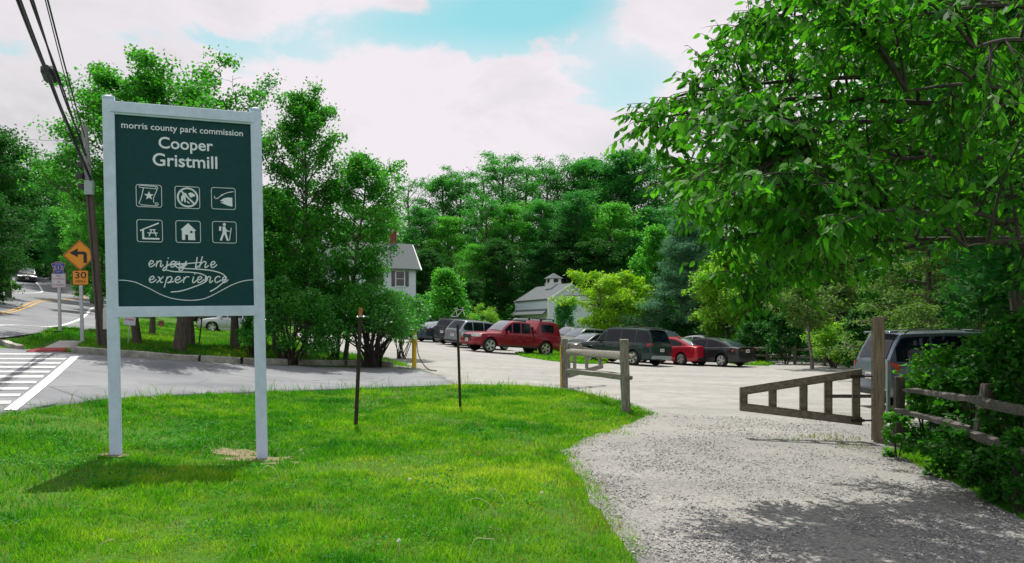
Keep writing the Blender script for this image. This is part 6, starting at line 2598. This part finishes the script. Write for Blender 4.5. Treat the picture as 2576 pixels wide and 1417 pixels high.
def grass(name, poly, dens, hgt, wid, seed, mat_, near=6.0, fall=1.25, bald=None, minh=.35, ymax=None, frac=1.0, off=0.0):
    rng = np.random.default_rng(seed)
    p = np.array(poly)
    x0, y0 = p.min(0)
    x1, y1 = p.max(0)
    n = int((x1 - x0) * (y1 - y0) * dens)
    X = rng.uniform(x0, x1, n)
    Y = rng.uniform(y0, y1, n)
    d = np.hypot(X, Y)
    k = np.clip((near / d), 0, 1) ** fall
    keep = (rng.random(n) < k * frac)
    X, Y, d = X[keep], Y[keep], d[keep]
    keep = inside(np.column_stack([X, Y]), poly)
    X, Y, d = X[keep], Y[keep], d[keep]
    cl = vnoise(X, Y, .55, seed) * .5 + vnoise(X, Y, .17, seed + 1) * .5
    bd = vnoise(X, Y, 1.6, seed + 2) * .6 + vnoise(X, Y, .45, seed + 3) * .4
    if bald is not None:
        keep = rng.random(len(X)) > bald(X, Y, bd)
        X, Y, d, cl, bd = X[keep], Y[keep], d[keep], cl[keep], bd[keep]
    N = len(X)
    H_ = hgt * (minh + (1.45 - minh) * cl ** 1.3 * 1.3) * rng.uniform(.55, 1.25, N)
    wd = wid * np.clip(d / near, 1, 6) ** .8 * rng.uniform(.7, 1.3, N)
    a = rng.uniform(0, 2 * np.pi, N)
    b = rng.uniform(0, 2 * np.pi, N)
    ln = H_ * rng.uniform(.15, .95, N)
    P = np.column_stack([X, Y, h(X, Y) + off - .01])
    s = np.column_stack([np.cos(a), np.sin(a), 0 * a]) * (wd / 2)[:, None]
    dr = np.column_stack([np.cos(b), np.sin(b), 0 * b])
    z = np.array([0, 0, 1.])
    m = P + dr * (ln * .35)[:, None] + z * (H_ * .62)[:, None]
    t = P + dr * ln[:, None] + z * (H_ * rng.uniform(.75, 1.05, N))[:, None]
    V = np.stack([P - s, P + s, m + s * .75, m - s * .75, t], 1).reshape(-1, 3)
    i = np.arange(N)[:, None] * 5
    o = link_mesh(name, np_mesh(name, V, [i + np.array([0, 1, 2, 3]), i + np.array([3, 2, 4])], M[mat_]))
    return tag(o, kind='stuff')


def lawn():
    edge = jag(G((-80, 1056), (150, 1022), (300, 1006), (500, 996), (700, 987), (900, 981), (1150, 971), (1300, 972), (1440, 984), (1560, 1012)), .4, .05, 5) + \
        jag(G((1645, 1046), (1560, 1078), (1470, 1108), (1405, 1142), (1455, 1200), (1475, 1245), (1520, 1310), (1560, 1360), (1620, 1440)), .3, .10, 6)
    poly = edge + [(1.2, 4.6), (-4.6, 4.6)]

    def bald(X, Y, bd):
        b = np.clip((bd - .56) * 4.0, 0, .78)
        for cx, cy, rx, ry in SOIL:
            b = np.maximum(b, 1.0 * np.exp(-(((X - cx) / rx) ** 4 + ((Y - cy) / ry) ** 4)))
        # thin worn strip against the drive
        edge_ = np.clip((X - .45) / .55, 0, 1) * np.clip((8.6 - Y) / 2.2, 0, 1) * 1.5
        return np.clip(b + .30 * edge_, 0, .93)
    grass('lawn_grass', poly, 3600, .082, .0065, 101, 'blade', 5.6, 1.15, bald, minh=.2)
    grass('dry_grass', poly, 700, .055, .006, 102, 'blade_dry', 5.6, 1.2, lambda X, Y, bd: np.maximum(np.clip(1.25 - bd * 1.9, .1, .97), np.max([.85 * np.exp(-(((X - q[0]) / q[2]) ** 4 + ((Y - q[1]) / q[3]) ** 4)) for q in SOIL], 0)))
    # blades creeping over the gravel and asphalt edges
    def edge_band(name, line, wd, dens, hgt, seed, mt):
        L, Rr = [], []
        for i, p in enumerate(line):
            q0, q1 = line[max(i - 1, 0)], line[min(i + 1, len(line) - 1)]
            tx_, ty_ = q1[0] - q0[0], q1[1] - q0[1]
            m_ = math.hypot(tx_, ty_) or 1
            L.append((p[0] - ty_ / m_ * wd, p[1] + tx_ / m_ * wd))
            Rr.append((p[0] + ty_ / m_ * wd, p[1] - tx_ / m_ * wd))
        grass(name, L + Rr[::-1], dens, hgt, .006, seed, mt, 6, 1.1, lambda X, Y, bd: np.clip(1.35 - bd * 1.7, .15, .97), off=.012)
    ge = gr_near[:-1]
    edge_band('edge_grass', ge, .16, 2400, .06, 130, 'blade')
    edge_band('edge_grass', ge, .30, 900, .05, 131, 'blade_dry')
    # clover and broad weeds among the blades
    rng = np.random.default_rng(140)
    p_ = np.array(poly)
    X = rng.uniform(p_[:, 0].min(), p_[:, 0].max(), 60000)
    Y = rng.uniform(p_[:, 1].min(), 13.0, 60000)
    k_ = inside(np.column_stack([X, Y]), poly) & (vnoise(X, Y, .7, 41) * .6 + vnoise(X, Y, .22, 42) * .4 > .60)
    X, Y = X[k_], Y[k_]
    V_, F_ = leaves(np.column_stack([X, Y, h(X, Y) + rng.uniform(.02, .065, len(X))]), rng, .028, .024, .0, False)
    tag(link_mesh('clover', np_mesh('clover', V_, F_, M['lf_mid'])), kind='stuff')
    # taller fringe along the asphalt
    fr = G((-60, 1062), (300, 1016), (700, 996), (1150, 982), (1440, 1000), (1560, 1030)) + G((1560, 1012), (1440, 984), (1300, 972), (1150, 971), (700, 987), (300, 1006), (-60, 1053))
    grass('fringe_grass', fr, 130, .26, .007, 103, 'blade', 12, 1.0, minh=.2)
    # far verge behind the kerb
    vg = G((196, 886), (300, 893), (420, 903), (560, 910), (700, 914), (840, 917), (930, 918), (984, 921), (1040, 926), (985, 908), (930, 893)) + [(-6, 34.2), (-8.7, 34.6), (-10.8, 40), (-13, 47), (-24, 56)] + G((300, 806), (205, 838), (215, 872))
    grass('verge_grass', vg, 520, .16, .016, 104, 'blade', 22, 1.0)
    grass('verge_dry_grass', vg, 90, .16, .014, 114, 'blade_dry', 22, 1.0)
    vg2 = G((62, 884), (20, 868), (100, 842), (190, 824), (214, 838), (205, 852), (130, 858))
    grass('verge_grass', vg2, 420, .15, .016, 105, 'blade', 20, 1.0)
    vg3 = G((150, 888), (186, 878), (214, 862), (262, 872), (300, 893), (190, 886))
    grass('verge_grass', vg3, 420, .14, .016, 106, 'blade', 20, 1.0)
    grass('island_grass', ISL1, 160, .14, .03, 107, 'blade', 45, 1.0, off=.03)
    grass('island_grass', ISL2, 160, .14, .03, 108, 'blade', 45, 1.0, off=.03)
    # shaded strip on the right of the drive and the plants beyond it
    st = jag(G((2215, 1136), (2300, 1172), (2400, 1220), (2500, 1275), (2600, 1330)), .3, .10, 9) + [(5.8, 5.8), (6.6, 8.0)] + G((2500, 1180), (2380, 1120), (2270, 1105))
    grass('strip_grass', st, 3400, .07, .006, 109, 'blade', 7, 1.1)
    # tufts in the gravel by the gate
    for i, (px, py, r) in enumerate(((2090, 1108, .35), (1990, 1112, .18), (1500, 1330, .22), (1530, 1370, .2), (1452, 1225, .25), (1545, 1095, .25), (2150, 1130, .25))):
        c = gnd(px, py)
        poly = [(c[0] + r * math.cos(a) * 1.5, c[1] + r * math.sin(a)) for a in np.linspace(0, 6.2, 12)]
        grass('grass_tuft', poly, 420, .085, .006, 120 + i, 'blade_dry' if i % 2 == 0 else 'blade', 8, 1.0, off=.02)


lawn()


def ground_cover():
    """leafy plants on the ground beneath the fence"""
    rng = np.random.default_rng(201)
    poly = G((2200, 1112), (2280, 1128), (2380, 1160), (2480, 1200), (2600, 1262)) + [(6.9, 6.0), (8.6, 8.0), (8.4, 13.0), (6.8, 14.0)]
    p = np.array(poly)
    n = 12000
    X = rng.uniform(p[:, 0].min(), p[:, 0].max(), n)
    Y = rng.uniform(p[:, 1].min(), p[:, 1].max(), n)
    k = inside(np.column_stack([X, Y]), poly)
    X, Y = X[k], Y[k]
    c = vnoise(X, Y, .5, 3)
    Z = h(X, Y) + (.05 + .38 * c) * rng.uniform(.1, 1, len(X))
    V, F = leaves(np.column_stack([X, Y, Z]), rng, .085, .06, .1, True)
    tag(link_mesh('ground_cover', np_mesh('ground_cover', V, F, M['lf_ground_shaded'])), kind='stuff')
    # undergrowth at the foot of the wood
    rng = np.random.default_rng(202)

    def under(name, line, rad, hh, n, L, mat_, z0=0):
        pts = []
        for a, b in zip(line[:-1], line[1:]):
            m = int(n * math.dist(a, b) / sum(math.dist(q, r) for q, r in zip(line[:-1], line[1:])))
            t = rng.random((m, 1))
            q = np.array(a) * (1 - t) + np.array(b) * t + rng.normal(size=(m, 2)) * rad
            pts.append(q)
        q = np.concatenate(pts)
        c = vnoise(q[:, 0], q[:, 1], 2.2, 9) * .7 + vnoise(q[:, 0], q[:, 1], .8, 10) * .3
        z = h(q[:, 0], q[:, 1]) + hh * (c ** .8) * rng.random(len(q)) ** .7
        V, F = leaves(np.column_stack([q, z]), rng, L, L * .72, .2)
        tag(link_mesh(name, np_mesh(name, V, F, M[mat_])), kind='stuff')
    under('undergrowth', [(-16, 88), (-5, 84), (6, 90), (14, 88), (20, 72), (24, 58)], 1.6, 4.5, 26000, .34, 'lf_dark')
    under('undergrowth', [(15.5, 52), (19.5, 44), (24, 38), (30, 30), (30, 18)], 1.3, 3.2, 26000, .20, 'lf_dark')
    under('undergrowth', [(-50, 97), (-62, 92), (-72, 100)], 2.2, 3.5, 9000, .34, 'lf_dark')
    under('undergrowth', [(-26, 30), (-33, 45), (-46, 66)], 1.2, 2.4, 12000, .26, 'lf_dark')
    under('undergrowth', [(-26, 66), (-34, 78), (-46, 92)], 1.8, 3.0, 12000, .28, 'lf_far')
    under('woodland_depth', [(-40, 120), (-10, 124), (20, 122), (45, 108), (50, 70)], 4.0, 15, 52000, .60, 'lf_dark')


ground_cover()


def stones():
    """loose crushed stone on the drive near the viewer"""
    rng = np.random.default_rng(301)
    n = 60000
    d = 5.4 + 11.0 * rng.random(n) ** 1.3
    px = rng.uniform(1380, 2600, n)
    X = (px - 1288) / 2000 * d
    k = inside(np.column_stack([X, d]), GRAV_NP)
    X, Y = X[k], d[k]
    c = vnoise(X, Y, .9, 5) * .6 + vnoise(X, Y, .3, 6) * .4
    k = rng.random(len(X)) < np.clip((c - .30) * 2.6, .04, 1)
    X, Y = X[k], Y[k]
    N = len(X)
    r = .005 + .010 * rng.random(N) ** 2.6
    base = np.array([(1, 0, 0), (0, 1, 0), (-1, 0, 0), (0, -1, 0), (0, 0, .8), (0, 0, -.5)], float)
    jit = base[None] + rng.normal(size=(N, 6, 3)) * .28
    a = rng.uniform(0, 6.28, N)
    ca, sa = np.cos(a)[:, None], np.sin(a)[:, None]
    st = rng.uniform(.7, 1.5, (N, 1))
    x, y, z = jit[..., 0] * st, jit[..., 1], jit[..., 2] * .7
    V = np.stack([(x * ca - y * sa) * r[:, None] + X[:, None], (x * sa + y * ca) * r[:, None] + Y[:, None], z * r[:, None] + (h(X, Y) + .026 + r * .25)[:, None]], -1).reshape(-1, 3)
    f = np.array([(0, 1, 4), (1, 2, 4), (2, 3, 4), (3, 0, 4), (1, 0, 5), (2, 1, 5), (3, 2, 5), (0, 3, 5)])
    F = (np.arange(N)[:, None, None] * 6 + f[None]).reshape(-1, 3)
    m, k = mat_new('loose_stone')
    out = k.n('ShaderNodeOutputMaterial')
    g = k.n('ShaderNodeNewGeometry')
    c = k.ramp(g.outputs['Random Per Island'], [(.0, (.16, .165, .18)), (.35, (.27, .275, .29)), (.65, (.39, .385, .375)), (.97, (.58, .56, .52))])
    p = k.n('ShaderNodeBsdfPrincipled', inp={'Base Color': c, 'Roughness': .85})
    k.t.links.new(p.outputs[0], out.inputs[0])
    tag(link_mesh('loose_gravel', np_mesh('loose_gravel', V, F, m)), kind='stuff')


stones()


def lawn_details():
    rg = random.Random(9)
    # bent straw-coloured stalks
    mb = MB()
    spots = [(1830, 1330), (2040, 1370)]
    for px, py in ((2012 / 1.59 * 1.59 * .0 + 1270, 1265), (1250, 1300), (1180, 1395), (240, 1400), (705, 1210), (720, 1222), (80, 1075), (370, 1020), (890, 1060), (505, 1150)):
        x, y = gnd(px, py)
        z = hz(x, y)
        a = rg.uniform(0, 6.28)
        L = rg.uniform(.12, .26)
        dx, dy = math.cos(a) * L, math.sin(a) * L * .5
        mb.tube(catmull([(x, y, z), (x + dx * .25, y + dy * .2, z + L * rg.uniform(.4, .7)), (x + dx * .7, y + dy * .6, z + L * rg.uniform(.5, .8)), (x + dx * 1.15, y + dy * 1.1, z + L * rg.uniform(.3, .7))], 4), [.0026] * 12 + [.0012], 4)
    tag(mb.build('dry_stalks', M['straw']), kind='stuff')
    grp = 'dandelion seed heads in the lawn'
    labs = ['white dandelion seed head in the near lawn, closest to the gravel edge', 'white dandelion seed head lying low near the bottom of the lawn', 'small white seed head in front of the right sign post', 'white seed head in the lawn left of the worn gravel edge']
    for (px, py), lab in zip(((1030, 1232), (1003, 1397), (757, 1152), (1362, 1268)), labs):
        x, y = gnd(px, py)
        z = hz(x, y)
        r = empty('dandelion', (x, y, z), 0, lab, 'flower', grp)
        m = MB()
        m.tube([(0, 0, -.02), (.005, 0, .05), (.0, .005, .10)], .003, 5)
        m.build('stem', M['straw'], r)
        m = MB()
        for k in range(60):
            v = Vector((rg.gauss(0, 1), rg.gauss(0, 1), rg.gauss(0, 1))).normalized()
            m.tube([Vector((0, 0, .105)), Vector((0, 0, .105)) + v * .015], [.0006, .0022], 3, True)
        m.build('seed_head', M['puff'], r)
    # yellow flowers on the far verge: countless small dots
    mb = MB()
    for i in range(46):
        px, py = rg.gauss(650, 55), rg.gauss(895, 6)
        x, y = gnd(px, py)
        z = hz(x, y) + .16
        mb.lathe([(0, 0), (.03, .012), (.026, .022), (0, .024)], 7, Matrix.Translation((x, y, z)))
    for i in range(6):
        x, y = gnd(rg.uniform(100, 900), rg.uniform(1020, 1090))
        mb.lathe([(0, 0), (.018, .008), (.016, .014), (0, .016)], 7, Matrix.Translation((x, y, hz(x, y) + .09)))
    tag(mb.build('buttercup_flowers', M['petal']), kind='stuff')


lawn_details()
